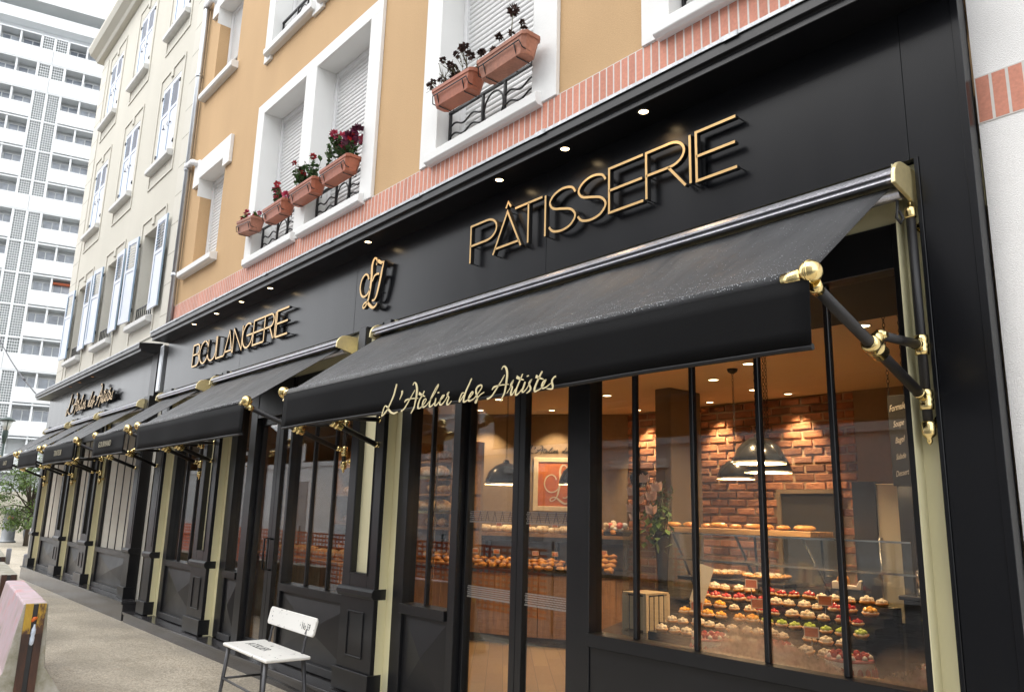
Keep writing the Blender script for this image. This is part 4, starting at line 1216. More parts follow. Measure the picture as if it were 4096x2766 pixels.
def sign(name, label, letters, z0, H, y0=-.068, y1=-.032, sw=.0165, loc=None):
    t = thing(name, label, 'sign', loc)
    for ch, xa, xb in letters:
        w = xb - xa
        mb = MB()
        base = 'A' if ch == 'Â' else ch
        for s in glyph(base):
            mb.stroke([(xa + u * w, z0 + v * H, sw) for u, v in s], y0, y1, 0, 1)
        if ch == 'Â': mb.stroke([(xa + w * .44, z0 + H * 1.10, sw), (xa + w * .52, z0 + H * 1.24, sw), (xa + w * .62, z0 + H * 1.10, sw)], y0, y1, 0, 1)
        o = mb.build('letter', ['gold', 'darkside'], t)
        pn = MB()
        for u, v in ((glyph(base)[0][0]), (glyph(base)[0][len(glyph(base)[0]) // 2]), (glyph(base)[0][-1])):
            pn.cyl((xa + u * w, y1 + .0005, z0 + v * H), (xa + u * w, -.0005, z0 + v * H), .004, n=6)
        pn.build('stand_off', 'darkside', o)
    return t
sign('shop_sign', 'thin gold capital letters reading PÂTISSERIE under three spotlights', [
    ('P', -4.705, -4.385), ('Â', -4.42, -4.10), ('T', -4.172, -3.875), ('I', -3.842, -3.842), ('S', -3.806, -3.535), ('S', -3.523, -3.257),
    ('E', -3.235, -2.95), ('R', -2.925, -2.63), ('I', -2.594, -2.594), ('E', -2.550, -2.28)], 3.532, .305, loc=(-3.5, -.05, 3.53))
sign('shop_sign', 'thin gold capital letters reading BOULANGERIE set close together', [
    ('B', -11.01, -10.755), ('O', -10.735, -10.42), ('U', -10.425, -10.14), ('L', -10.11, -9.845), ('A', -9.835, -9.565), ('N', -9.55, -9.27),
    ('G', -9.257, -8.955), ('E', -8.932, -8.625), ('R', -8.616, -8.36), ('I', -8.318, -8.318), ('E', -8.285, -7.985)], 3.50, .30, sw=.02, loc=(-9.5, -.05, 3.5))
def script_sign(name, label, S_, cx, cz, k, y0, y1, mats, minw=6, boost=1.0, fr=None, loc=None, cat='sign'):
    mb = MB()
    for s in S_:
        P = spline([(p[0] / 1000 * k + cx, p[1] / 1000 * k + cz, max(p[2] * boost, minw) / 1000 * k) for p in s], 5)
        mb.stroke(P, y0, y1, 0, 1, fr=fr)
    t = thing(name, label, cat, loc or (cx, y1, cz))
    mb.build('letters', mats, t)
    return t
m = script_sign('shop_sign', 'gold entwined monogram between the two capital letter signs', MONO, -6.207, 3.682, 1.0, -.075, -.036, ['gold', 'darkside'])
b = MB()
for x, z in ((-6.15, 3.86), (-6.12, 3.6), (-6.36, 3.62), (-6.25, 3.5)): b.cyl((x, -.0355, z), (x, -.0005, z), .005, n=6)
b.build('stand_off', 'darkside', m)
script_sign('shop_sign', 'cursive gold lettering fixed to the fascia of the far shop front', SCRIPT, -16.75, 3.60, 2.25, -.09, -.05, ['gold', 'darkside'], minw=8, boost=.75)

# ------------------------------------------------------------------ soffit spotlights
def lamp_light(parent, kind, loc, energy, col, size=.03, angle=80, blend=.6, aim=(0, 0, -1)):
    L = bpy.data.lights.new('lamp', kind)
    L.energy = energy; L.color = col
    L.shadow_soft_size = size
    if kind == 'SPOT': L.spot_size = RAD(angle); L.spot_blend = blend
    o = bpy.data.objects.new('lamp', L); COL.objects.link(o)
    o.parent = parent; o.location = Vector(loc) - org(parent)
    o.rotation_euler = Vector(aim).to_track_quat('-Z', 'Y').to_euler()
    return o
def downlight(x, y, z, label, group, lens='lens', ring='ring', r=.036, light=None):
    t = thing('spotlight', label, 'spotlight', (x, y, z), group)
    b = MB(); b.lathe([(r, -.0005), (r + .004, -.006), (r + .014, -.004), (r + .016, -.0005)], (x, y, z), n=22, cap=False); b.build('trim_ring', ring, t)
    b = MB(); b.lathe([(r, -.002), (r * .6, -.0035), (.001, -.004)], (x, y, z), n=22); b.build('lens', lens, t)
    if light: lamp_light(t, 'SPOT', (x, y, z - .012), *light)
    return t
WARM = (1.0, .66, .34)
spl = ['lit soffit spotlight above the last letters of PÂTISSERIE', 'lit soffit spotlight above the middle of PÂTISSERIE', 'lit soffit spotlight above the first letters of PÂTISSERIE', 'lit soffit spotlight above the gold monogram',
       'lit soffit spotlight above the last letters of BOULANGERIE', 'lit soffit spotlight above the G of BOULANGERIE', 'lit soffit spotlight above the A of BOULANGERIE', 'lit soffit spotlight above the first letters of BOULANGERIE']
for x, lab in zip((-2.86, -3.55, -4.25, -6.16, -8.32, -9.15, -9.97, -10.8), spl):
    downlight(x, -.165, ZC - .0005, lab, 'soffit spotlights of the bakery front', ring='ring_black', r=.029, light=(6, WARM, .06, 95, .5, (0, .35, -1)))
for x, lab in zip((-16.3, -17.3, -18.1), ('dim soffit spotlight nearest the camera on the far shop front', 'dim soffit spotlight in the middle of the far shop front', 'dim soffit spotlight farthest along the far shop front')):
    downlight(x, -.165, 3.9695, lab, 'dim soffit spotlights of the far front', lens='lens_dim', ring='ring_black', r=.033)

# ------------------------------------------------------------------ flower troughs
def trough(cx, z, L, label, m='terracotta', y=.0, tilt=0.0, D=.19, H=.17):
    """z = bottom; hangs on a wire bracket in front of the window guard"""
    t = thing('flower_trough', label, 'flower box', (cx, y, z), 'terracotta flower troughs on the windows')
    t.rotation_euler = (0, tilt, 0)
    b = MB()
    def ringp(l, d, zz):
        c = .03; return [(cx + sx * (l / 2 - (c if k else 0)), y + sy * (d / 2 - (0 if k else c)), zz) for sx, sy, k in ((1, 1, 1), (-1, 1, 1), (-1, 1, 0), (-1, -1, 0), (-1, -1, 1), (1, -1, 1), (1, -1, 0), (1, 1, 0))]
    lv = [(L * .84, D * .72, z), (L * .86, D * .74, z + .012), (L * .945, D * .93, z + H - .035), (L * .985, D * .99, z + H - .034), (L, D, z + H - .004), (L * .99, D * .98, z + H), (L * .95, D * .90, z + H), (L * .94, D * .88, z + H - .03)]
    ks = [b.pts(ringp(*q)) for q in lv]
    for a, c in zip(ks, ks[1:]):
        for i in range(8): b.face((a + i, a + (i + 1) % 8, c + (i + 1) % 8, c + i))
    b.face([ks[0] + i for i in range(8)][::-1])
    b.face([ks[-1] + i for i in range(8)], 1)
    n = int(L / .03)
    for i in range(n):                                               # ribs on the short side facing the camera
        pass
    b.build('trough', [m, 'soil'], t, bevel=.003)
    w = MB(); q = .005
    f = y - D / 2
    for x in (cx - L * .3, cx + L * .3):
        w.tube([(x, .19, z + H + .01), (x, y + D * .5, z + H + .015), (x, y + D * .47, z - .008), (x, f + .035, z - .008), (x, f + .008, z + .07), (x, f - .004, z + .10)], q, 6)
    w.tube([(cx - L * .43, y, z + .03), (cx - L * .43, f + .015, z + .035), (cx - L * .40, f - .003, z + .095), (cx + L * .40, f - .003, z + .095), (cx + L * .43, f + .015, z + .035), (cx + L * .43, y, z + .03)], q, 6)
    w.build('wire_bracket', 'iron', t)
    return t

def leafcard(b, c, d, up, L, W, m=0):
    d = d.normalized(); s = d.cross(up)
    if s.length < .01: s = Vector((1, 0, 0))
    s.normalize(); n = s.cross(d)
    k = b.pts([c, c + d * L * .45 + s * W / 2 + n * L * .06, c + d * L, c + d * L * .45 - s * W / 2 + n * L * .06])
    b.face((k, k + 1, k + 2, k + 3), m)
def rdir(r, up=.3):
    v = Vector((r.gauss(0, 1), r.gauss(0, 1), r.gauss(0, 1) + up)); return v.normalized()
def plant(cx, y, z, label, cat, nstem, h, spread, leaves, leafm, flowers, seed, dry=False, group=None):
    """stems rising from a trough, leaves along them, flower heads on the tips; flowers = [(material, count, radius)]"""
    r = random.Random(seed)
    t = thing('flowering_plant' if not dry else 'withered_plant', label, cat, (cx, y, z), group)
    st, lf = MB(), MB()
    tips = []
    for i in range(nstem):
        x0 = cx + r.uniform(-1, 1) * spread * .8
        hh = h * r.uniform(.55, 1.0)
        lean = Vector((r.gauss(0, .35), r.gauss(-.1, .25), 1)).normalized()
        if dry and i < nstem * .6: lean = Vector((r.uniform(-1.3, .5), r.uniform(-.5, .1), 1)).normalized()
        P = [Vector((x0, y + r.uniform(-.04, .04), z - .02))]
        for j in range(1, 5):
            P.append(P[0] + lean * hh * j / 4 + Vector((r.gauss(0, .012), r.gauss(0, .012), r.gauss(0, .006))))
        st.tube(P, [.0042, .0038, .0034, .003, .002], 5)
        tips.append(P[-1])
        for _ in range(leaves):
            k = r.uniform(.25, 1); p = P[0].lerp(P[-1], k)
            d = rdir(r, .1)
            L = r.uniform(.035, .075) if not dry else r.uniform(.012, .03)
            leafcard(lf, p, d, Vector((0, 0, 1)), L, L * r.uniform(.6, .95))
            if not dry: leafcard(lf, p + d * L * .3, rdir(r, .1), Vector((0, 0, 1)), L * .9, L * .8)
        if dry:
            for _ in range(3):
                p = P[-1] - Vector((r.uniform(-.05, .05), r.uniform(-.03, .03), r.uniform(.0, .1)))
                st.tube([P[2], p], .0018, 4); tips.append(p)
    st.build('stems', 'stem', t); lf.build('leaves', leafm, t)
    for fm, cnt, rad in flowers:
        for _ in range(cnt):
            p = r.choice(tips) + Vector((r.uniform(-.03, .03), r.uniform(-.03, .02), r.uniform(-.01, .03)))
            f = MB(); rr = rad * r.uniform(.75, 1.15)
            for i in range(26):
                d = rdir(r, .35); leafcard(f, p + d * rr * .15, d, rdir(r), rr, rr * .8)
            f.build('flower', fm, t)
    return t
HZ = 5.055
trough(-9.52, 5.075, .56, 'leftmost terracotta trough of the double window, dusty with pink blooms', 'terracotta_pale', y=-.02, tilt=RAD(6))
trough(-8.74, 5.06, .62, 'second terracotta trough of the double window below small red roses', y=.02)
trough(-7.94, 5.06, .66, 'third terracotta trough of the double window with bushy green leaves', y=.0)
trough(-7.17, 5.06, .66, 'rightmost terracotta trough of the double window under purple flowers', y=.0)
plant(-9.5, -.02, 5.245, 'small pink flowers in the leftmost trough of the double window', 'plant', 9, .11, .22, 4, 'leaf_pale', [('pink', 7, .042)], 21)
plant(-8.70, .02, 5.23, 'small red roses in the second trough of the double window', 'plant', 9, .21, .16, 6, 'leaf', [('pink', 6, .05), ('red', 2, .045)], 22)
plant(-7.98, .0, 5.23, 'bushy green geranium with one red flower and faded heads', 'plant', 20, .31, .27, 9, 'leaf', [('red', 3, .045), ('dead', 4, .05)], 23)
plant(-7.12, .0, 5.23, 'tall plant with dark purple and red flowers at the window edge', 'plant', 18, .34, .26, 8, 'leaf', [('plum', 3, .09), ('pink', 5, .065), ('red', 2, .055)], 24)
trough(-4.98, 5.05, .60, 'left terracotta trough of the single window holding dead stalks', y=-.06, tilt=RAD(2))
trough(-4.30, 5.03, .62, 'right terracotta trough of the single window with one tall dead flower', 'terracotta_pale', y=-.08, tilt=RAD(-1))
plant(-4.95, -.06, 5.22, 'spreading withered brown flowers on bare stalks in the left trough', 'plant', 15, .36, .26, 5, 'dead', [('dead', 18, .036)], 31, dry=True)
w = plant(-4.22, -.08, 5.20, 'withered plant with one tall brown flower head in the right trough', 'plant', 5, .12, .22, 4, 'dead', [('dead', 8, .035)], 32, dry=True)
b = MB(); b.tube([(-4.26, -.08, 5.19), (-4.255, -.085, 5.35), (-4.25, -.08, 5.50)], .004, 5); b.build('stems', 'stem', w)
rr = random.Random(5); b = MB()
for p, q, n in (((-4.25, -.08, 5.53), .055, 40), ((-4.255, -.085, 5.33), .035, 16)):
    for i in range(n):
        d = rdir(rr, .1); leafcard(b, Vector(p) + d * q * .1, d, rdir(rr), q, q * .6)
b.build('flower', 'dead', w)
trough(-2.2, 5.02, .62, 'terracotta trough at the cropped window by the top edge', y=-.05)
# ------------------------------------------------------------------ bakery interior
ZI = 3.10
b = MB(); b.quad((-12.3, .25, .10), (-1.2, .25, .10), (-1.2, 5.3, .10), (-12.3, 5.3, .10)); struct(b.build('floor', 'floor'))
b = MB(); b.box(-12.3, -1.2, .25, 5.4, ZI, ZI + .15); struct(b.build('ceiling', 'ceil'))
b = MB(); b.box(-12.4, -12.3, .25, 5.4, 0, 3.3); b.box(-1.2, -1.12, .25, 5.4, 0, 3.3); b.box(-4.20, -1.2, 5.06, 5.3, 0, 3.3); b.box(-12.3, -9.6, 5.2, 5.3, 0, 3.3)
struct(b.build('interior_wall', 'taupe'))
def wall_frame(u, d, z):       # along the slanted feature wall; d = towards the room
    return Vector((-8.76 + .788 * u + .616 * d, 4.15 + .616 * u - .788 * d, z))
WM = Matrix(((.788, .616, 0, -8.76), (.616, -.788, 0, 4.15), (0, 0, 1, 0), (0, 0, 0, 1)))
b = MB(); b.box(-2.2, 1.62, -.12, 0, 0, 3.2, T=WM); struct(b.build('interior_wall', 'taupe'))

def rustic_bricks(x0, x1, y, z0, z1, holes=()):
    mb = MB(); r = random.Random(3)
    mb.box(x0, x1, y + .02, y + .1, z0, z1, m=1)
    h, w, j = .082, .245, .018
    row = 0; z = z0
    while z < z1 - .03:
        x = x0 - (w / 2 if row % 2 else 0) - .05
        while x < x1:
            a, c = max(x + r.uniform(0, .008), x0), min(x + w + r.uniform(-.012, .004), x1)
            if c - a > .04 and not any(q[0] < (a + c) / 2 < q[1] and q[2] < z < q[3] for q in holes):
                k0 = len(mb.v)
                zt = min(z + h, z1)
                mb.box(a, c, y + r.uniform(-.012, .006), y + .03, z + r.uniform(0, .006), zt - r.uniform(0, .006))
                for i in range(k0, len(mb.v)):
                    p = mb.v[i]; mb.v[i] = (p[0] + r.uniform(-.005, .005), p[1] + r.uniform(-.004, .004), p[2] + r.uniform(-.004, .004))
            x += w + j
        z += h + j; row += 1
    return mb
bw = rustic_bricks(-7.55, -4.20, 5.05, .1, ZI, holes=[(-5.16, -4.42, 0, 1.98)])
struct(bw.build('brick_wall', ['brick_in', 'mortar_in'], bevel=.014, seg=2))
d = thing('reflection_door', 'grey door standing partly for a reflection in the brick back wall', 'door', (-4.8, 5.0, .1))  # grey leaf stands in partly for the mirrored wall across the street
b = MB(); b.box(-5.12, -4.46, 5.0, 5.04, .1, 1.95); b.build('door_leaf', 'door_reflection_grey', d, bevel=.004)
b = MB(); b.box(-5.17, -5.121, 4.98, 5.06, .1, 2.0); b.box(-4.459, -4.41, 4.98, 5.06, .1, 2.0); b.box(-5.121, -4.459, 4.98, 5.06, 1.951, 2.0); b.build('door_frame', 'taupe', d)
b = MB(); b.tube([(-4.52, 4.995, 1.05), (-4.52, 4.95, 1.05), (-4.62, 4.95, 1.05)], .010, 8); b.build('door_handle', 'steel', d)
c = thing('column', 'square taupe column from floor to ceiling before the brick wall', 'column', (-5.7, 3.8, .1))
b = MB(); b.box(-5.83, -5.60, 3.55, 4.12, .1, ZI - .001); b.build('shaft', 'column', c, bevel=.01)
bh2 = thing('ceiling_box', 'dark lowered ceiling box behind the window corner', 'ceiling box', (-1.9, .8, 2.8))
b = MB(); b.box(-2.55, -1.55, .3, 1.15, 2.86, 3.099); b.build('box', 'chalkboard', bh2, bevel=.005)

# lamps in the ceiling
INW = (1.0, .66, .36)
for i, (x, y, e, aim, ang) in enumerate(((-6.58, 3.55, 95, (0, .1, -1), 100), (-4.94, 3.45, 95, (0, .1, -1), 100), (-4.17, 2.93, 95, (0, .1, -1), 100), (-4.99, 4.3, 60, (0, .1, -1), 100), (-7.9, 2.9, 95, (0, 0, -1), 100),
        (-2.9, 3.6, 60, (0, 0, -1), 100), (-2.7, 2.2, 60, (0, 0, -1), 100), (-3.4, 1.0, 150, (0, 0, -1), 85), (-2.5, 1.25, 130, (0, 0, -1), 90))):  # last two lamps are added to brighten the window display
    downlight(x, y, ZI - .0005, 'recessed downlight glowing in the cream ceiling of the pastry shop', 'downlights in the pastry shop ceiling', r=.052, light=(e * .75, INW, .05, ang, .7, aim))
for x, y, lab in ((-7.15, 4.80, 'downlight grazing the brick strip behind the hanging cherry'), (-5.95, 4.80, 'downlight grazing the left end of the brick back wall'), (-4.85, 4.80, 'downlight grazing the brick wall above the grey door')):
    downlight(x, y, ZI - .0005, lab, 'downlights grazing the brick wall', r=.045, light=(85, INW, .03, 70, .8, (0, .26, -1)))
for u, lab in ((-.6, 'downlight washing the left of the painted emblem wall'), (.45, 'downlight washing the middle of the emblem wall')):
    p = wall_frame(u, .45, ZI - .0005)
    downlight(p.x, p.y, p.z, lab, 'downlights washing the emblem wall', r=.045, light=(75, INW, .04, 80, .7, (-.25, .32, -1)))

# pendant lamps
def pendant(x, y, z, label, R=.20, energy=13, chains=1):
    t = thing('pendant_lamp', label, 'pendant lamp', (x, y, ZI), 'dark dome pendant lamps')
    prof = [(.022, R * 1.14), (.03, R * 1.10), (.034, R * .98), (.06, R * .96), (R * .55, R * .82), (R * .80, R * .58), (R * .95, R * .24), (R, .0)]
    b = MB(); b.lathe(prof + [(R * .985, .001)], (x, y, z), n=32, cap=False); sh = b.build('lamp_shade', 'enamel', t, solid=.002)
    b = MB(); b.lathe([(R * .965, .004), (R * .92, .24 * R), (R * .77, .57 * R), (R * .5, .8 * R), (.01, .9 * R)], (x, y, z), n=32, cap=False); b.build('lamp_inside', 'shade_in', sh)
    b = MB(); b.lathe([(R * 1.0, -.006), (R * 1.012, .0), (R * 1.0, .008)], (x, y, z), n=32, cap=False); b.build('lamp_rim', 'ivory', sh)
    b = MB()
    off = [0] if chains == 1 else [-.012, .014]
    for o in off:
        zz = z + R * 1.12; k = 0
        while zz < ZI - .04:
            rr_ = .010
            b.tube([(x + o + (rr_ * math.cos(a) if k % 2 else 0), y + (0 if k % 2 else rr_ * math.cos(a)), zz + .018 + .018 * math.sin(a)) for a in [i * math.pi / 4 for i in range(8)]], .0028, 4, closed=True)
            zz += .03; k += 1
    b.build('chain', 'iron', t)
    b = MB(); b.lathe([(.012, -.05), (.045, -.03), (.055, -.001)], (x, y, ZI), n=18); b.build('ceiling_rose', 'iron', t)
    lamp_light(t, 'POINT', (x, y, z + R * .25), energy, (1, .72, .42), .05)
pendant(-4.44, 3.06, 2.02, 'farthest pendant lamp of the three in the big window', .178)
pendant(-3.62, 2.30, 2.02, 'middle pendant lamp, half hidden behind the nearest one in the big window', .19, chains=2)
pendant(-3.26, 1.60, 2.04, 'nearest and largest looking pendant lamp of the three in the big window', .19, chains=2)
pendant(-6.35, 1.75, 1.93, 'pendant lamp seen through the left door leaf', .22)
pendant(-5.52, 2.0, 1.93, 'pendant lamp seen beside the right door leaf in front of the emblem painting', .205)

# emblem wall
script_sign('wall_lettering', 'dark cursive lettering on the plaster above the orange painting', SCRIPT, .53, 2.575, .66, .004, .012, ['chalkboard', 'chalkboard'], minw=14, boost=1.7,
            fr=lambda x, y, z: tuple(wall_frame(x, .014 - y, z)), loc=tuple(wall_frame(.5, 0, 2.5)))
pt = thing('painting', 'orange painting of the shop monogram in a white frame', 'painting', tuple(wall_frame(.53, 0, 1.8)))
b = MB(); b.box(.2, .86, .0, .03, 1.76, 2.39, T=WM); b.build('canvas', 'canvas', pt)
b = MB()
for q in ((.13, .2, 1.69, 2.46), (.86, .93, 1.69, 2.46), (.2, .86, 1.69, 1.76), (.2, .86, 2.39, 2.46)): b.box(q[0], q[1], .0, .045, q[2], q[3], T=WM)
b.build('frame', 'ivory', pt, bevel=.006)
b = MB()
for s in MONO:
    b.stroke([(p[0] / 1000 * 1.15 + .53, p[1] / 1000 * 1.15 + 2.075, max(p[2], 12) / 1000 * .9) for p in spline(s, 5)], 0, .004, 0, 0, fr=lambda x, y, z: tuple(wall_frame(x, .036 - y, z)))
b.build('monogram', 'ivory', pt)

# curved oak counter and the shelf behind it
CP = spline([(-10.4, 1.75), (-9.3, 2.10), (-8.21, 2.60), (-7.48, 2.93), (-6.97, 3.24), (-6.30, 3.62)], 6)
def off(P, d):
    out = []
    for i in range(len(P)):
        a = Vector(P[max(i - 1, 0)]); c = Vector(P[min(i + 1, len(P) - 1)]); t = (c - a).normalized()
        out.append((P[i][0] - t.y * d, P[i][1] + t.x * d))
    return out
def strip(P, d0, d1, z0, z1, mb, m=0):
    A, B = off(P, d0), off(P, d1)
    k = [mb.pts([(q[0], q[1], z) for q in A]) if i == 0 else mb.pts([(q[0], q[1], z) for q in B]) for i, z in ((0, z0), (0, z1), (1, z0), (1, z1))]
    n = len(P)
    for i in range(n - 1):
        for a, c in ((k[0], k[1]), (k[1], k[3]), (k[3], k[2]), (k[2], k[0])):
            mb.face((a + i, a + i + 1, c + i + 1, c + i), m)
    for e in (0, n - 1): mb.face((k[0] + e, k[1] + e, k[3] + e, k[2] + e), m)
    return mb
ct = thing('shop_counter', 'long curved oak plank counter with dark top behind the glass door', 'counter', (-8, 2.7, .1))
b = MB()
L = 0; pl = off(CP, 0); i = 0
acc = [0]
for a, c in zip(CP, CP[1:]): acc.append(acc[-1] + (Vector(c) - Vector(a)).length)
def at_len(s):
    for i in range(len(acc) - 1):
        if acc[i + 1] >= s:
            t = (s - acc[i]) / (acc[i + 1] - acc[i]); a, c = Vector(CP[i]), Vector(CP[i + 1]); return a.lerp(c, t), (c - a).normalized()
    return Vector(CP[-1]), (Vector(CP[-1]) - Vector(CP[-2])).normalized()
s = 0
while s < acc[-1] - .2:
    p, t = at_len(s + .095); T = Matrix(((t.x, -t.y, 0, p.x), (t.y, t.x, 0, p.y), (0, 0, 1, 0), (0, 0, 0, 1)))
    b.box(-.0935, .0935, 0, .022, .20, .925, T=T); s += .19
b.build('front_panel', 'wood', ct, bevel=.002)
b = MB(); strip(CP, .03, .09, .1, .2, b); b.build('kick_plate', 'chalkboard', ct)
b = MB(); strip(CP, -.04, .66, .925, .965, b); b.build('counter_top', 'slab', ct)
b = MB(); strip(CP, .02, .62, .21, .924, b); b.build('body', 'wood', ct)
sh = thing('wall_shelf', 'long dark shelf of breads along the emblem wall', 'shelf', tuple(wall_frame(0, .2, 1.37)))
b = MB(); b.box(-1.6, 1.55, .02, .36, 1.33, 1.372, T=WM); b.build('board', 'woodshelf', sh)
b = MB(); b.box(-1.6, 1.55, .34, .375, 1.26, 1.3295, T=WM); b.box(-1.6, 1.5, .02, .32, .9, .93, T=WM); b.build('lower_board', 'slab', sh)
b = MB()
for u in (-1.5, -.5, .5, 1.45): b.box(u, u + .03, .04, .3, .93, 1.3295, T=WM)
b.build('bracket', 'iron', sh)

# pastries
def lump(seed, L, W, H, m, crescent=0.0):
    r = random.Random(seed); o = Vector((r.random() * 9, 0, 0)); b = MB()
    b.sphere((0, 0, H * .55), 1, 10, 0, (L / 2, W / 2, H / 2), fn=lambda d: 1 + .22 * noise.noise(d * 1.9 + o))
    if crescent:
        for i, p in enumerate(b.v): b.v[i] = (p[0], p[1] + crescent * (p[0] / (L / 2)) ** 2, p[2] + .12 * H * math.cos(p[0] / L * 38))
    return b
PT = {}
def pastry(kind, loc, rz, label, group, cat='pastry', s=1.0):
    if kind not in PT:
        fn = {'croissant': lambda: lump(1, .15, .075, .06, 0, .03), 'roll': lambda: lump(2, .10, .085, .065, 0), 'choc': lambda: lump(6, .11, .065, .05, 0), 'loaf': lambda: lump(3, .21, .13, .10, 0), 'big_loaf': lambda: lump(5, .32, .2, .15, 0), 'flat': lambda: lump(8, .2, .13, .05, 0)}[kind]
        o = fn().build({'croissant': 'croissant', 'roll': 'bread_roll', 'choc': 'pastry_roll', 'loaf': 'sugared_loaf', 'big_loaf': 'round_loaf', 'flat': 'flat_loaf'}[kind], {'croissant': 'croissant', 'roll': 'croissant', 'choc': 'croissant', 'loaf': 'sugar', 'big_loaf': 'bread', 'flat': 'croissant'}[kind])
        PT[kind] = o
        o.location = loc; o.rotation_euler = (0, 0, rz); o.scale = (s,) * 3
        tag(o, label, cat, group); return o
    return dup(PT[kind], loc, rz, s, label, group)
r = random.Random(42)
s = 1.9
while s < acc[-1] - .15:
    p, t = at_len(s); nrm = Vector((-t.y, t.x))
    kind = 'croissant' if s > 4.0 else r.choice(['roll', 'choc', 'croissant'])
    rows = 3 if s < 4.0 else 4
    for j in range(rows):
        q = p + nrm * (.10 + .11 * j + r.uniform(-.02, .02)) + t * r.uniform(-.03, .03)
        hump = .035 * j if s < 4.0 else .05 * j
        pastry(kind, (q.x, q.y, .966 + hump), r.uniform(0, 6.28), {'croissant': 'golden croissant heaped on the curved oak counter', 'roll': 'small round bun in the row on the curved oak counter', 'choc': 'small oblong pastry in the row on the curved oak counter'}[kind], {'croissant': 'croissants on the curved counter', 'roll': 'buns on the curved counter', 'choc': 'oblong pastries on the curved counter'}[kind], s=r.uniform(.9, 1.2))
    s += .125
u = -1.35
while u < 1.4:
    for d_ in (.12, .25):
        p = wall_frame(u + r.uniform(-.02, .02), d_, 1.372)
        if u < .75: pastry('loaf', p, r.uniform(0, 3), 'sugar dusted loaf on the shelf below the painting', 'sugared loaves on the wall shelf', 'bread', r.uniform(.85, 1.1))
        else: pastry('roll', p, r.uniform(0, 3), 'golden bun at the right end of the wall shelf', 'buns on the wall shelf', s=r.uniform(1.0, 1.25))
    u += .165
# price cards
def card(p, rz, label, group, m='tag_orange', w=.085, h=.06):
    if 'card' not in PT:
        t = thing('price_card', label, 'price card', p, group, rz)
        b = MB(); o = Vector(p)
        b.box(o.x - w / 2, o.x + w / 2, o.y, o.y + .003, o.z + .09, o.z + .09 + h); b.build('card', 'paper', t)
        b2 = MB(); b2.box(o.x - w / 2 + .006, o.x + w / 2 - .006, o.y - .002, o.y - .0005, o.z + .096, o.z + .084 + h); b2.build('card_print', m, t)
        b3 = MB(); b3.cyl((o.x, o.y + .001, o.z), (o.x, o.y + .001, o.z + .09), .003, n=6); b3.lathe([(.02, 0), (.015, .006), (.002, .008)], (o.x, o.y, o.z), n=12); b3.build('card_stand', 'steel', t)
        PT['card'] = t; return t
    return dup(PT['card'], p, rz, None, label, group)
s = 2.3
while s < acc[-1] - .2:
    p, t = at_len(s); nrm = Vector((-t.y, t.x)); q = p + nrm * .52
    card((q.x, q.y, .966 + (.06 if s < 4 else .10)), .5, 'small orange price card standing among the pastries on the curved counter', 'price cards on the counter'); s += .3
for u in (-1.2, -.75, -.3, .12, .5, .95):
    p = wall_frame(u, .33, 1.372); card(p, .6, 'small orange price card on the bread shelf under the painting', 'price cards on the shelf')

# window display
dc = thing('window_counter', 'low dark display counter just inside the big window', 'counter', (-2.9, .9, .1))
b = MB(); b.prism([(-3.84, .32), (-1.5, .32), (-1.5, 1.75), (-4.55, 1.75)], 'z', .1, .775); b.build('body', 'chalkboard', dc)
b = MB(); b.prism([(-3.87, .28), (-1.46, .28), (-1.46, 1.78), (-4.6, 1.78)], 'z', .775, .815); b.build('counter_top', 'slab', dc, bevel=.004)
sc = thing('display_case', 'glass display case edge with steel rail behind the window counter', 'display case', (-3.6, 1.9, .1))
b = MB(); b.box(-4.75, -2.3, 1.80, 2.6, .1, .98); b.build('body', 'chalkboard', sc)
b = MB(); b.box(-4.78, -2.3, 1.79, 2.62, .98, 1.0); b.box(-4.78, -2.3, 2.2, 2.62, 1.27, 1.285); b.build('glass_shelf', 'steel', sc)
b = MB(); b.box(-4.78, -2.3, 1.795, 1.803, 1.0, 1.50); b.box(-4.783, -4.775, 1.81, 2.6, 1.0, 1.5); b.build('case_pane', 'glass', sc)
b = MB(); b.box(-4.785, -2.3, 1.79, 1.806, 1.50, 1.512); b.build('rail', 'steel', sc)
ws = thing('wood_shelf', 'oak shelf of flat breads on slanted iron legs in the big window', 'shelf', (-4.2, 2.7, 1.0))
b = MB(); b.box(-5.1, -3.45, 2.62, 3.0, 1.50, 1.545); b.build('board', 'woodshelf', ws, bevel=.003)
b = MB()
for x in (-4.9, -4.2, -3.55): b.tube([(x, 2.65, 1.5), (x + .25, 2.66, 1.0), (x + .3, 2.66, .1)], .012, 6); b.tube([(x, 2.97, 1.5), (x + .05, 2.97, .1)], .012, 6)
b.build('leg', 'iron', ws)
for i in range(9):
    pastry('flat', (-4.95 + i * .17, 2.76 + r.uniform(-.05, .05), 1.545), r.uniform(0, 3), 'flat golden loaf on the oak shelf before the brick wall', 'flat loaves on the oak shelf', 'bread', r.uniform(.8, 1.1))
def disc_item(name, label, cat, x, y, z, layers, group=None):
    t = thing(name, label, cat, (x, y, z), group)
    return t
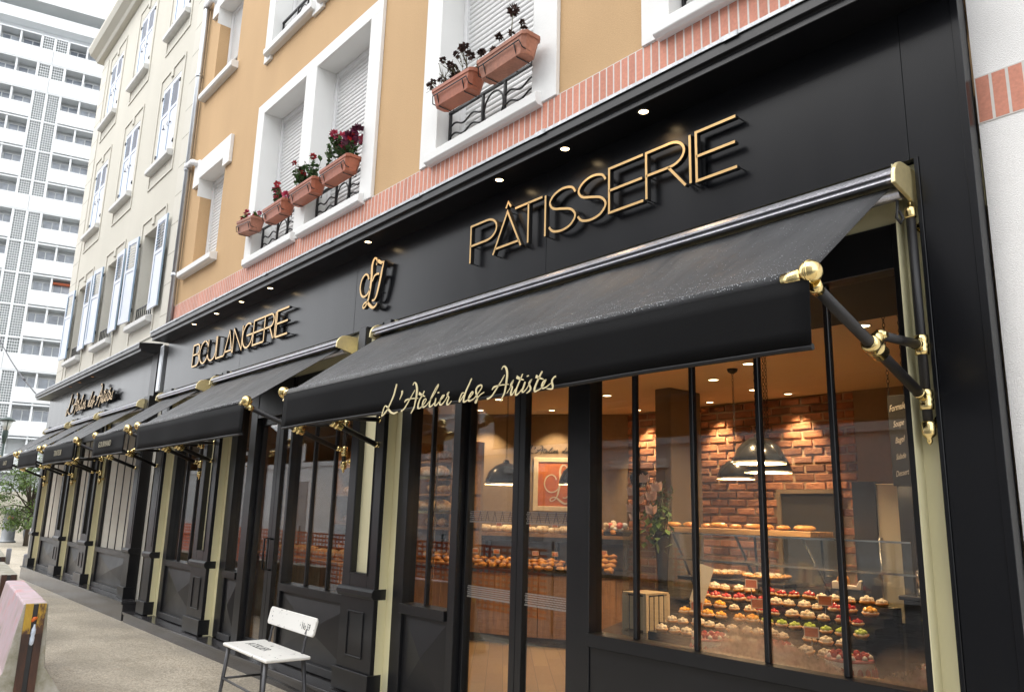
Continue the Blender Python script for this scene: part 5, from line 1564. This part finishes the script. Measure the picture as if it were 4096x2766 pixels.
# quiches on a black tray
q = thing('quiche_tray', 'black tray with two round golden tarts inside the window', 'tray', (-3.6, 1.95, 1.19))
b = MB(); b.box(-4.05, -3.12, 1.62, 1.80, 1.165, 1.185); b.box(-4.05, -3.12, 1.62, 2.15, 1.155, 1.1648); b.build('tray', 'slab', q, bevel=.004)
b = MB()
for x in (-4.0, -3.2): b.cyl((x, 1.9, .98), (x, 1.9, 1.155), .015, n=8)
b.build('tray_leg', 'iron', q)
for x, y, lab in ((-3.80, 1.88, 'left round golden tart on the black tray'), (-3.40, 1.86, 'right round golden tart on the black tray')):
    t = thing('round_tart', lab, 'tart', (x, y, 1.186), 'round tarts on the black tray')
    b = MB(); b.lathe([(.15, 0), (.175, .03), (.172, .036), (.160, .030), (.0, .040)], (x, y, 1.1855), n=26)
    for i in range(26): a = 2 * math.pi * i / 26; b.sphere((x + .168 * math.cos(a), y + .168 * math.sin(a), 1.217), .014, 6)
    b.build('crust', 'croissant', t)
    b = MB()
    for i in range(30): a = r.uniform(0, 6.28); d_ = .15 * math.sqrt(r.random()); b.sphere((x + d_ * math.cos(a), y + d_ * math.sin(a), 1.226), r.uniform(.014, .026), 6, 0, (1, 1, .5))
    b.build('filling', 'sugar', t)
# rows of fruit tartlets on stepped trays
td = thing('stepped_stand', 'stepped black stand carrying rows of fruit tartlets', 'display stand', (-2.9, 1.2, .815))
b = MB()
rows = [(.80, .875), (.92, .925), (1.04, .975), (1.16, 1.025), (1.28, 1.075), (1.40, 1.125)]
for y, z in rows: b.box(-3.62, -2.24, y - .06, y + .0595, .8155, z)
b.build('steps', 'slab', td)
tp = {}
kinds = {'greenfruit': 'cream tartlet topped with green fruit', 'yellowfruit': 'tartlet topped with yellow fruit', 'straw': 'tartlet topped with glazed red berries', 'sugar': 'pale sugared tartlet'}
mixes = ['greenfruit sugar sugar', 'yellowfruit sugar sugar', 'yellowfruit sugar greenfruit', 'yellowfruit straw sugar', 'straw yellowfruit sugar', 'straw sugar yellowfruit']
for (y, z), mx in zip(rows, mixes):
    x = -3.58 + r.uniform(0, .05); run = r.randint(2, 4); fm = r.choice(mx.split())
    while x < -2.28:
        run -= 1
        if run < 0: fm = r.choice(mx.split()); run = r.randint(1, 4); x += r.uniform(0, .05)
        L_ = kinds[fm] + ' on the stepped stand in the big window'
        yy = y + r.uniform(-.02, .02)
        if fm not in tp:
            t = thing('fruit_tartlet', L_, 'tartlet', (x, yy, z), kinds[fm].replace('tartlet', 'tartlets') + ' on the stand')
            b = MB(); b.lathe([(.032, 0), (.045, .02), (.040, .021), (.0, .018)], (x, yy, z + .0005), n=14); b.build('crust', 'croissant', t)
            b = MB()
            for k in range(6): a = k * 1.047; b.sphere((x + .023 * math.cos(a), yy + .023 * math.sin(a), z + .030), .0155, 8)
            b.sphere((x, yy, z + .040), .0155, 8); b.build('fruit', fm, t)
            b = MB(); b.lathe([(.039, .020), (.036, .027), (.0, .028)], (x, yy, z), n=12); b.build('cream', 'cream', t)
            tp[fm] = t
        else: dup(tp[fm], (x, yy, z), (r.uniform(-.12, .12), r.uniform(-.12, .12), r.uniform(0, 6)), r.uniform(.82, 1.15), L_)
        x += r.uniform(.082, .108)
for x, z, y in ((-3.4, .935, .99), (-3.0, .985, 1.10), (-2.6, 1.035, 1.22), (-3.2, 1.085, 1.34), (-2.5, .885, .86)):
    card((x, y, z - .01), r.uniform(.2, .8), 'small price card among the fruit tartlets on the stepped stand', 'price cards on the tartlet stand')
# strawberry cakes
def cake(x, y, z, R, label):
    t = thing('strawberry_cake', label, 'cake', (x, y, z), 'strawberry cakes in the window')
    b = MB(); b.cyl((x, y, z + .0005), (x, y, z + .006), R + .03, n=30); b.build('cake_board', 'ivory', t)
    b = MB(); b.lathe([(R, .006), (R, .085), (R * .97, .092), (.0, .094)], (x, y, z), n=34); b.build('cake_body', 'cream', t)
    b = MB(); b.lathe([(R * .985, .0935), (R * .99, .103), (R * .95, .108), (0, .110)], (x, y, z), n=34); b.build('glaze', 'pinkglaze', t)
    b = MB(); n = int(R * 2 * math.pi / .042)
    for i in range(n):
        a = 2 * math.pi * i / n; b.sphere((x + R * math.cos(a), y + R * math.sin(a), z + .040), .02, 8, 0, (.8, .8, 1.5))
    for i in range(12): a = 2 * math.pi * i / 12; b.sphere((x + R * .7 * math.cos(a), y + R * .7 * math.sin(a), z + .118), .02, 8)
    b.build('strawberry', 'straw', t)
    b = MB()
    for i in range(10): a = 2 * math.pi * (i + .5) / 10; b.lathe([(.016, 0), (.012, .012), (.002, .022)], (x + R * .86 * math.cos(a), y + R * .86 * math.sin(a), z + .109), n=8)
    b.build('cream_dot', 'cream', t)
cake(-2.18, .66, .815, .125, 'large pink strawberry cake near the right mullion')
cake(-2.60, .62, .815, .115, 'pink strawberry cake behind the second mullion from the right')
cake(-3.02, .60, .815, .11, 'leftmost pink strawberry cake, beside the tall glass edge')
cake(-1.72, .70, .815, .10, 'rightmost pink strawberry cake in the misted corner')
# millefeuille tray
t = thing('pastry_tray', 'tray of layered cream slices in the misted right corner', 'tray', (-1.9, .44, .815))
b = MB(); b.box(-2.03, -1.72, .36, .52, .8155, .823); b.build('tray', 'steel', t)
b = MB()
for i in range(4):
    x = -2.02 + i * .075
    for j in range(3): b.box(x, x + .06, .37, .51, .824 + j * .018, .832 + j * .018, m=0)
    for j in range(2): b.box(x + .002, x + .058, .372, .508, .8322 + j * .018, .8418 + j * .018, m=1)
b.build('cream_slice', ['croissant', 'cream'], t)
# service counter with tape dispenser and steel pot
s2 = thing('service_counter', 'dark glossy counter block at the right behind the cakes', 'counter', (-1.9, 1.4, .1))
b = MB(); b.box(-2.22, -1.5, 1.45, 1.95, .82, 1.175); b.box(-2.24, -1.5, 1.43, 1.97, 1.175, 1.20); b.build('body', 'slab', s2, bevel=.004)
t = thing('tape_dispenser', 'beige tape dispenser with a roll on the dark counter', 'tape dispenser', (-2.62, 1.55, 1.2))
T = Matrix.Translation((-2.60, 1.52, 1.20)) @ Matrix.Rotation(RAD(15), 4, 'Z') @ Matrix.Scale(.62, 4)
b = MB(); b.prism([(-.15, 0), (.14, 0), (.15, .10), (.12, .10), (.09, .045), (-.03, .05), (-.10, .085), (-.15, .08)], 'y', -.035, .035, T=T); b.build('body', 'plastic', t, bevel=.005)
b = MB(); b.tube([T @ Vector((-.04 + .045 * math.cos(a), 0, .085 + .045 * math.sin(a))) for a in [i * math.pi / 10 for i in range(20)]], .014, 8, closed=True); b.build('tape_roll', 'croissant', t)
b = MB(); b.box(-.16, .16, -.06, .06, -.60, -.001, T=T); b.build('plinth', 'slab', t)
t = thing('steel_pot', 'shiny steel lidded pot beside the tape dispenser', 'pot', (-2.1, 1.55, 1.2))
b = MB(); b.lathe([(.058, 0), (.058, .13), (.055, .135)], (-2.12, 1.56, 1.2005), n=26); b.build('pot', 'steel', t)
b = MB(); b.lathe([(.060, .1355), (.05, .148), (.012, .15), (.014, .165), (.0, .17)], (-2.12, 1.56, 1.2005), n=26); b.build('lid', 'steel', t)
# vase, crate, menu card, cherry
t = thing('tall_vase', 'tall dark flared vase standing on the window counter', 'vase', (-4.18, 1.6, .815))
b = MB(); b.lathe([(.06, 0), (.045, .06), (.040, .3), (.05, .5), (.07, .64), (.078, .70), (.07, .70), (.04, .5)], (-4.18, 1.6, .8155), n=24); b.build('vase', 'slab', t)
fl = thing('flower_bouquet', 'bouquet of pale magnolia flowers and greenery in the tall vase', 'bouquet', (-4.2, 1.6, 1.5))
rr = random.Random(9); st = MB(); lf = MB()
for i in range(16):
    a = rr.uniform(0, 6.28); tip = Vector((-4.18 + .20 * math.cos(a) * rr.random(), 1.6 + .15 * math.sin(a) * rr.random(), rr.uniform(1.62, 1.92)))
    P = [Vector((-4.18, 1.6, 1.35)), Vector((-4.18, 1.6, 1.35)).lerp(tip, .5) + Vector((rr.gauss(0, .02), 0, .03)), tip]
    st.tube(P, .004, 5)
    for _ in range(9): leafcard(lf, P[1].lerp(tip, rr.random()), rdir(rr), Vector((0, 0, 1)), .06, .035)
for i in range(60): leafcard(lf, Vector((-4.18 + rr.gauss(0, .06), 1.55 + rr.gauss(0, .05), rr.uniform(1.38, 1.66))), rdir(rr), Vector((0, 0, 1)), .09, .05)
st.build('stems', 'stem', fl); lf.build('leaves', 'leaf_pale', fl)
for p in ((-4.20, 1.42, 1.90), (-4.05, 1.40, 1.83), (-4.30, 1.40, 1.80), (-4.22, 1.38, 1.73), (-4.28, 1.36, 1.66), (-4.08, 1.36, 1.65), (-4.24, 1.36, 1.60), (-4.12, 1.42, 1.76)):
    f = MB()
    for i in range(7):
        a = i * .9 + rr.random() * .4; d_ = Vector((math.cos(a) * .8, math.sin(a) * .5 - .4, .7 + .5 * rr.random())); leafcard(f, Vector(p), d_, Vector((0, -1, .2)), .088, .066)
    f.build('flower', 'blush', fl)
t = thing('wood_crate', 'small pale slatted crate on the window counter below the vase', 'crate', (-3.95, 1.1, .815))
b = MB()
for x in (-4.07, -3.87):
    for y in (1.02, 1.26): b.box(x - .015, x + .015, y - .015, y + .015, .8155, 1.07)
b.build('posts', 'crate', t)
b = MB()
for i in range(4): x = -4.055 + i * .048; b.box(x, x + .036, 1.0, 1.0045, .83, 1.06)
for i in range(4): y = 1.04 + i * .055; b.box(-3.854, -3.85, y, y + .042, .83, 1.06)
b.box(-4.08, -3.86, 1.006, 1.27, 1.071, 1.083); b.build('slats', 'crate', t)
t = thing('menu_card', 'tall cream menu card leaning on a stand in the window', 'card', (-3.55, 1.0, .815))
T = Matrix.Translation((-3.52, 1.02, .83)) @ Matrix.Rotation(RAD(-14), 4, 'X') @ Matrix.Rotation(RAD(12), 4, 'Y')
b = MB(); b.box(-.06, .06, 0, .004, .24, .50, T=T); b.build('card', 'paper', t)
b = MB(); b.box(-.012, .012, .005, .012, -.014, .45, T=T); b.lathe([(.05, 0), (.05, .01), (.01, .014)], (-3.52, 1.03, .8155), n=16); b.build('stand', 'steel', t)
t = thing('hanging_cherry', 'giant glossy dark cherry hanging on its stalk before the brick strip', 'decoration', (-4.6, 1.85, 2.2))
b = MB(); b.sphere((-4.58, 1.8, 1.965), .092, 22, 0, (1, 1, .95), fn=lambda d: 1 - .22 * math.exp(-((1 - d.z) * 14))); b.build('cherry', 'cherry', t)
b = MB(); b.tube([(-4.58, 1.8, 2.03), (-4.575, 1.8, 2.12), (-4.585, 1.8, 2.2), (-4.62, 1.8, 2.27)], .005, 6); b.tube([(-4.585, 1.8, 2.2), (-4.565, 1.8, 2.25)], .004, 6); b.tube([(-4.62, 1.8, 2.27), (-4.62, 1.8, ZI)], .0012, 4); b.build('stalk', 'stem', t)
# chalkboard on chains
t = thing('chalkboard', 'narrow hanging chalkboard with chalk handwriting at the right of the window', 'chalkboard', (-2.3, 1.6, 2.3))
cx, cy = -2.21, 1.55
b = MB(); b.box(cx - .062, cx + .062, cy, cy + .015, 1.86, 2.44); b.build('board', 'chalkboard', t, bevel=.003)
b = MB()
for i, (tx, sz) in enumerate((('Formule', .062), ('Soupe', .055), ('Bagel', .055), ('Salade', .05), ('Dessert', .05))):
    text_into(b, tx, sz, lambda u, v, q, i=i: (cx + u * .50, cy - .0015 - q, 2.36 - i * .105 + v + u * .1), .001, shear=.3)
b.build('chalk_writing', 'chalk', t)
b = MB()
for dx in (-.05, .05):
    zz = 2.44; k = 0
    while zz < ZI - .02:
        b.tube([(cx + dx + (.009 * math.cos(a) if k % 2 else 0), cy + .007 + (0 if k % 2 else .009 * math.cos(a)), zz + .016 + .016 * math.sin(a)) for a in [i * math.pi / 4 for i in range(8)]], .0025, 4, closed=True); zz += .027; k += 1
b.build('chain', 'iron', t)
# tall cream cabinet at the right
t = thing('tall_cabinet', 'tall cream fridge cabinet with a steel handle at the right', 'cabinet', (-2.9, 3.9, .1))
b = MB(); b.box(-3.34, -3.14, 3.6, 4.2, .1, 1.98); b.build('body', 'cabinet', t, bevel=.006)
b = MB(); b.box(-3.55, -3.342, 3.58, 4.2, .1, 2.0); b.box(-3.138, -2.90, 3.58, 4.2, .1, 2.0); b.build('side_panel', 'slab', t)
b = MB(); b.tube([(-3.31, 3.6, 1.5), (-3.31, 3.55, 1.5), (-3.31, 3.55, .9), (-3.31, 3.6, .9)], .010, 6); b.build('handle', 'steel', t)
# gift bags at the end of the shelf
t = thing('sweet_basket', 'dark tray of cellophane sweet bags with pink ribbons', 'basket', tuple(wall_frame(1.35, .2, 1.372)))
b = MB(); b.prism([(-.17, 0), (.17, 0), (.21, .06), (-.21, .06)], 'y', -.09, .09, T=Matrix.Translation(wall_frame(1.36, .2, 1.373)) @ Matrix.Rotation(.66, 4, 'Z')); b.build('tray', 'slab', t)
for i in range(16):
    p = wall_frame(1.36 + rr.uniform(-.16, .16), .2 + rr.uniform(-.07, .07), 1.45 + rr.uniform(0, .10)); f = MB(); f.sphere(p, .042, 8, fn=lambda d: 1 + .3 * noise.noise(d * 3)); f.build('sweet_bag', rr.choice(['sugar', 'cream', 'pinkglaze', 'bottle']), t)

# ------------------------------------------------------------------ bread shop half
pb = thing('price_board', 'large cream price list with a red heading PRIX DU PAIN behind the narrow window', 'price board', (-11.0, .45, 1.0))
b = MB(); b.box(-11.55, -10.35, .45, .46, 1.02, 2.75); b.build('board', 'board', pb)
b = MB(); b.box(-11.52, -10.36, .440, .449, 1.80, 1.93); b.build('heading', 'board_red', pb)
b = MB(); text_into(b, 'PRIX DU PAIN', .105, lambda u, v, q: (-10.95 + u, .4395 - q, 1.865 + v), .001)
b.build('heading_lettering', 'ivory', pb)
b = MB()
for i in range(11):
    z = 1.74 - i * .058; w = r.uniform(.18, .34)
    b.box(-11.45, -11.45 + w, .4475, .4495, z, z + .018); b.box(-10.60, -10.48, .4475, .4495, z, z + .018)
b.build('price_lines', 'chalkboard', pb)
bs = thing('bread_rack', 'dark rack of lit bread baskets inside the bread shop', 'rack', (-10.0, 3.0, .1))
b = MB()
for z in (.95, 1.4, 1.85, 2.3): b.box(-11.9, -8.6, 2.7, 3.2, z, z + .03)
for x in (-11.9, -11.1, -10.3, -9.45, -8.63): b.box(x, x + .03, 2.7, 3.2, .1, 2.6)
b.build('frame', 'woodshelf', bs)
b = MB(); b.box(-11.9, -8.6, 3.2, 3.24, .1, 2.6); b.build('back', 'taupe', bs)
for z in (.98, 1.43, 1.88, 2.33):
    for i in range(12):
        pastry('big_loaf', (-11.72 + i * .265, 2.92, z), r.uniform(0, 3), 'round floured loaf on the dark bread rack', 'round loaves on the bread rack', 'bread', r.uniform(.75, 1.05))
b2 = thing('bread_counter', 'oak counter in the bread shop', 'counter', (-10, 1.6, .1))
b = MB(); b.box(-11.9, -8.95, 1.3, 1.8, .1, .95); b.build('body', 'wood', b2); b = MB(); b.box(-11.92, -8.93, 1.27, 1.83, .95, .985); b.build('counter_top', 'woodshelf', b2)
for i in range(8): pastry('big_loaf', (-11.4 + i * .3, 1.55, .985), r.uniform(0, 3), 'round floured loaf on the oak counter of the bread shop', 'round loaves on the oak counter', 'bread', r.uniform(.8, 1.0))
for x, y in ((-11.2, 2.2), (-9.9, 2.2), (-8.9, 1.2), (-7.2, 1.2)):
    downlight(x, y, ZI - .0005, 'recessed downlight in the bread shop ceiling', 'downlights in the bread shop ceiling', r=.05, light=(34, INW, .05, 110, .7, (0, .35, -1)))
bas = thing('bread_basket', 'lit wire basket of round loaves behind the wide bread shop window', 'basket', (-7.9, 1.9, 1.6))
b = MB()
for z in (1.62, 2.02):
    for q in ((-8.6, -7.6, 1.75, 1.76), (-8.6, -7.6, 2.14, 2.15)): b.box(q[0], q[1], q[2], q[3], z, z + .02)
    b.box(-8.6, -7.6, 1.761, 2.139, z - .01, z)
for x in (-8.6, -7.61):
    for y in (1.75, 2.14): b.box(x, x + .012, y, y + .01, .1, 2.4)
b.build('wire_frame', 'brass', bas)
for z in (1.62, 2.02):
    for i in range(3): pastry('big_loaf', (-8.4 + i * .3, 1.95, z), r.uniform(0, 3), 'round floured loaf in the lit wire basket', 'round loaves in the wire basket', 'bread', 1.0)

# far shop room
b = MB(); b.quad((-20.9, .25, .1), (-12.9, .25, .1), (-12.9, 4, .1), (-20.9, 4, .1)); struct(b.build('floor', 'floor'))
b = MB(); b.box(-20.9, -12.9, 3.2, 3.3, .1, 3.1); b.box(-20.95, -20.9, .25, 3.3, .1, 3.1); b.box(-12.9, -12.85, .25, 3.3, .1, 3.1); b.box(-20.9, -12.9, .25, 3.3, 3.0, 3.1); struct(b.build('interior_wall', 'taupe'))
# ------------------------------------------------------------------ bench
bt = thing('bench', 'small white bench with chipped paint and dark steel legs before the shop', 'bench', (-6.63, -.62, 0))
BM = Matrix.Translation((-6.63, -.61, 0)) @ Matrix.Rotation(RAD(-2.5), 4, 'Z')
b = MB(); b.box(-.50, .50, -.19, .19, .435, .462, T=BM); se = b.build('seat', 'bench', bt, bevel=.012, seg=3)
bk = BM @ Matrix.Translation((0, .20, .60)) @ Matrix.Rotation(RAD(-12), 4, 'X')
b = MB(); b.prism([(-.47, 0), (.47, 0), (.49, .02), (.49, .125), (.47, .15), (-.47, .15), (-.49, .125), (-.49, .02)], 'y', -.012, .012, T=bk); ba = b.build('backrest', 'bench', bt, bevel=.008, seg=3)
b = MB(); text_into(b, 'No 59', .075, lambda u, v, q: bk @ Vector((.33 + u * .85, -.0128 - q, .062 + v)), .0008); b.build('stencil_lettering', 'ink', ba)
b = MB(); text_into(b, 'ATELIER', .115, lambda u, v, q: BM @ Vector((-.13 + u * 1.05, -.01 + v, .4628 + q)), .0008); b.build('stencil_lettering', 'ink', se)
tops = {}
for sx in (-1, 1):
    for sy in (-1, 1):
        a = Vector((sx * .43, sy * .155, .434)); f = Vector((sx * .475, sy * .185, .012))
        b = MB(); b.tube([BM @ a, BM @ a.lerp(f, .9), BM @ f], [.019, .015, .015], 10); b.cyl(BM @ Vector((f.x, f.y, 0)), BM @ Vector((f.x, f.y, .014)), .021, n=12)
        b.build('leg', 'benchleg', bt); tops[sx, sy] = a.lerp(f, .62)
b = MB()
for p, q in (((-1, -1), (-1, 1)), ((1, -1), (1, 1)), ((-1, -1), (1, -1)), ((-1, 1), (1, 1))): b.tube([BM @ tops[p], BM @ tops[q]], .010, 8)
b.build('stretcher', 'benchleg', bt)
for sx in (-1, 1):
    b = MB(); P = [Vector((sx * .36, .17, .44)), Vector((sx * .36, .185, .52)), Vector((sx * .36, .19, .565)), Vector((sx * .36, .235, .68))]
    for i in range(3):
        pass
    b.tube([BM @ Vector(p) for p in spline(P, 4)], .011, 8); b.build('back_support', 'benchleg', bt)

# ------------------------------------------------------------------ concrete barriers
def barrier(x, y, rz, L, label, mt='barrier', fm='rust'):
    t = thing('concrete_barrier', label, 'barrier', (x, y, 0), 'concrete road barriers along the kerb', rz)
    T = Matrix.Translation((x, y, 0))
    prof = [(-.30, 0), (-.30, .09), (-.17, .27), (-.085, .79), (-.075, .80), (.075, .80), (.085, .79), (.12, .30), (.26, .09), (.28, 0)]
    b = MB()
    n = 14
    rb = random.Random(int(x * 10))
    for i in range(n + 1):
        xx = -L * i / n
        for u, w in prof: b.v.append(tuple(T @ Vector((xx, u + (rb.uniform(-.004, .004)), w + (rb.uniform(-.005, .005) if w > .05 else 0)))))
    m = len(prof)
    for i in range(n):
        for j in range(m - 1):
            a = i * m + j; b.face((a, a + 1, a + m + 1, a + m), 1 if j in (0, 8) else 0)
    b.face(list(range(m)), 1); b.face(list(range(n * m, n * m + m)), 1)
    b.build('block', [mt, 'concrete'], t, bevel=.008)
    s = MB()                                                         # steel coupling channel in the end
    for u in (-.074, .019):
        s.box(.0, .022, u, u + .055, .56, .795, m=0, T=T); s.box(.0, .022, u, u + .055, .02, .5598, m=1, T=T)
    s.build('coupling_flange', [fm, 'rust_dark'], t)
    s = MB(); s.box(.0005, .006, -.0188, .0188, .02, .79, T=T); s.build('coupling_gap', 'iron', t)
    return t
barrier(-7.72, -2.15, RAD(-5), 2.3, 'nearest concrete barrier with faded pink paint and a rusty yellow steel end')
barrier(-10.86, -1.88, RAD(-5), 2.3, 'second concrete barrier, just showing its rusty end behind the nearest one', 'concrete', 'rust_dark')
barrier(-14.4, -1.48, RAD(-6), 2.3, 'third concrete barrier farther along at the left edge', 'concrete', 'rust_dark')
t = thing('drink_bottle', 'crushed pale plastic bottle stuck in the steel gap of the barrier', 'bottle', (-7.70, -2.15, .45))
b = MB(); b.lathe([(.008, 0), (.017, .012), (.018, .06), (.014, .075), (.018, .09), (.017, .125), (.008, .15), (.007, .165)], (-7.700, -2.150, .47), ax=(.05, .03, 1), n=12); b.build('bottle', 'bottle', t)
t = thing('plastic_scrap', 'orange plastic scrap stuck above the bottle in the barrier', 'litter', (-7.69, -2.15, .66))
b = MB(); b.tube([(-7.70, -2.168, .655), (-7.69, -2.155, .68), (-7.695, -2.135, .685)], [.008, .016, .010], 8); b.build('scrap', 'orange_scrap', t)

# ------------------------------------------------------------------ street furniture
for x, y, lab in ((-25.05, .28, 'short grey bollard standing free on the pavement'), (-22.3, .23, 'short grey bollard close to the end of the shop plinth')):
    t = thing('bollard', lab, 'bollard', (x, y, 0), 'short grey bollards')
    b = MB(); b.lathe([(.06, 0), (.06, .385), (.052, .405), (.0, .412)], (x, y, 0), n=20); b.build('post', 'bollard', t)
    b = MB(); b.lathe([(.0605, .34), (.0625, .345), (.0625, .365), (.0605, .37)], (x, y, 0), n=20); b.build('collar', 'bollard', t)
t = thing('street_bin', 'grey metal street bin column with a flared foot', 'bin', (-38.4, 2.22, 0))
b = MB(); b.lathe([(.31, 0), (.31, .05), (.27, .08), (.245, .10), (.24, 1.30), (.245, 1.31), (.24, 1.36), (.0, 1.37)], (-38.4, 2.22, 0), n=30); b.build('body', 'bin', t)
b = MB(); b.lathe([(.243, 1.10), (.247, 1.105), (.247, 1.13), (.243, 1.135)], (-38.4, 2.22, 0), n=30); b.build('band', 'slab', t)
b = MB(); b.cyl((-38.16, 2.14, .98), (-38.145, 2.14, .98), .07, n=18); b.build('sticker', 'yellowfruit', t)
b = MB(); b.box(-38.165, -38.145, 2.20, 2.27, .88, 1.02); b.build('sticker', 'board_red', t)
t = thing('street_lamp', 'dark green street lamp with a conical glass lantern', 'street lamp', (-26, -.11, 0))
b = MB(); b.lathe([(.11, 0), (.11, .4), (.06, .5), (.042, .8), (.036, 3.2)], (-26, -.11, 0), n=16); b.build('pole', 'lamp_green', t)
b = MB(); b.lathe([(.036, 3.2), (.06, 3.36), (.075, 3.40), (.075, 3.55), (.06, 3.58)], (-26, -.11, 0), n=18); b.build('neck', 'lamp_green', t)
b = MB(); b.lathe([(.07, 3.58), (.15, 3.84)], (-26, -.11, 0), n=20); b.build('lantern_glass', 'lamp_glass', t)
b = MB(); b.lathe([(.20, 3.845), (.205, 3.86), (.16, 3.90), (.05, 3.945), (.0, 3.95)], (-26, -.11, 0), n=24); b.tube([(-26 + .07, -.11, 3.58), (-26 + .15, -.11, 3.845)], .012, 6); b.tube([(-26 - .07, -.11, 3.58), (-26 - .15, -.11, 3.845)], .012, 6); b.build('lantern_cap', 'lamp_green', t)
t = thing('overhead_cable', 'black cable dropping from the left edge to the corner of the far cornice', 'cable', (-21, -.25, 4.05))
b = MB(); P = [Vector((-20.95, -.26, 4.03)).lerp(Vector((-27, -.55, 6.35)), i / 12) + Vector((0, 0, -.10 * math.sin(math.pi * i / 12))) for i in range(13)]
b.tube(P, .016, 6); b.build('cable', 'rubber', t)
b = MB(); b.tube([P[3] + (P[4] - P[3]) * .2, P[4]], .024, 8); b.build('cable_joint', 'rubber', t)
# plank fence with ivy
t = thing('plank_fence', 'dark blue plank fence under the overhanging tree', 'fence', (-41, 3.6, 0))
b = MB(); r = random.Random(4)
for i in range(60):
    p = Vector((-36.5, 2.55, 0)).lerp(Vector((-48, 4.35, 0)), i / 60); b.box(p.x - .085, p.x + .085, p.y - .01, p.y + .012, 0, 1.55 + r.uniform(-.02, .02), T=None)
b.build('planks', 'fence', t)

def tree(name, label, x, y, h, crown, seed, nl, leaf, group=None, ls=.16, low=.35):
    """tapered trunk, limbs to clumps, leaves scattered through each clump"""
    r = random.Random(seed)
    t = thing(name, label, 'tree', (x, y, 0), group)
    tr = MB(); lf = MB()
    tp = Vector((x + r.uniform(-.2, .2), y + r.uniform(-.2, .2), h * .55))
    tr.tube([(x, y, 0), Vector((x, y, 0)).lerp(tp, .5) + Vector((r.uniform(-.1, .1), 0, 0)), tp, tp + Vector((0, 0, h * .25))], [h * .03, h * .023, h * .015, h * .005], 9)
    cl = []
    for i in range(crown[3]):
        a = r.uniform(0, 6.28); q = math.sqrt(r.random()); z = r.uniform(-1, 1)
        c = Vector((x + crown[0] * q * math.cos(a) * math.sqrt(1 - z * z * .7), y + crown[1] * q * math.sin(a) * math.sqrt(1 - z * z * .7), h * low + (h - h * low) * (z + 1) / 2))
        cl.append((c, r.uniform(.28, .55) * crown[2])); s0 = Vector((x, y, 0)).lerp(tp, r.uniform(.55, 1))
        tr.tube([s0, s0.lerp(c, .55) + Vector((0, 0, .1)), c], [h * .009, h * .006, h * .002], 5)
    for c, R_ in cl:
        for _ in range(nl):
            d = rdir(r, 0); p = c + d * R_ * r.random() ** .4 * (1 if d.z > 0 else .8)
            leafcard(lf, p, (d + Vector((r.gauss(0, .5), r.gauss(0, .5), -.35))), Vector((0, 0, 1)), ls * r.uniform(.6, 1.2), ls * .55)
    tr.build('trunk', 'bark', t); lf.build('crown', leaf, t)
    return t
tree('leafy_tree', 'low leafy green tree leaning over the plank fence at the shop end', -35.2, 2.35, 3.1, (1.8, 1.15, 1.0, 34), 3, 190, 'leaf_pale', low=.28, ls=.13)
tree('leafy_tree', 'leafy tree reflected in the far shop windows', -52, -10.5, 4.6, (2.6, 2.0, 1.5, 24), 5, 120, 'leaf', ls=.35)
tree('leafy_tree', 'second leafy tree reflected in the far shop windows', -66, -8.5, 5.0, (3.0, 2.2, 1.6, 24), 6, 120, 'leaf', ls=.38)
tree('leafy_tree', 'third leafy tree reflected in the far shop windows', -80, -13, 6.0, (4.0, 3.0, 1.9, 26), 8, 120, 'leaf_pale', ls=.4)
# orange safety net across the street works, mirrored in the windows
t = thing('safety_net', 'orange plastic safety net along the street works', 'safety net', (-14, -4.6, 0))
b = MB()
for i in range(12): z = .1 + i * .09; b.box(-26, -9, -4.605, -4.595, z, z + .035)
for i in range(113): x = -26 + i * .15; b.box(x, x + .045, -4.6045, -4.5955, .1, 1.1)
b.build('mesh', 'net', t)
b = MB()
for i in range(7): b.cyl((-26 + i * 2.85, -4.63, -.1), (-26 + i * 2.85, -4.63, 1.25), .02, n=8)
b.build('stakes', 'iron', t)
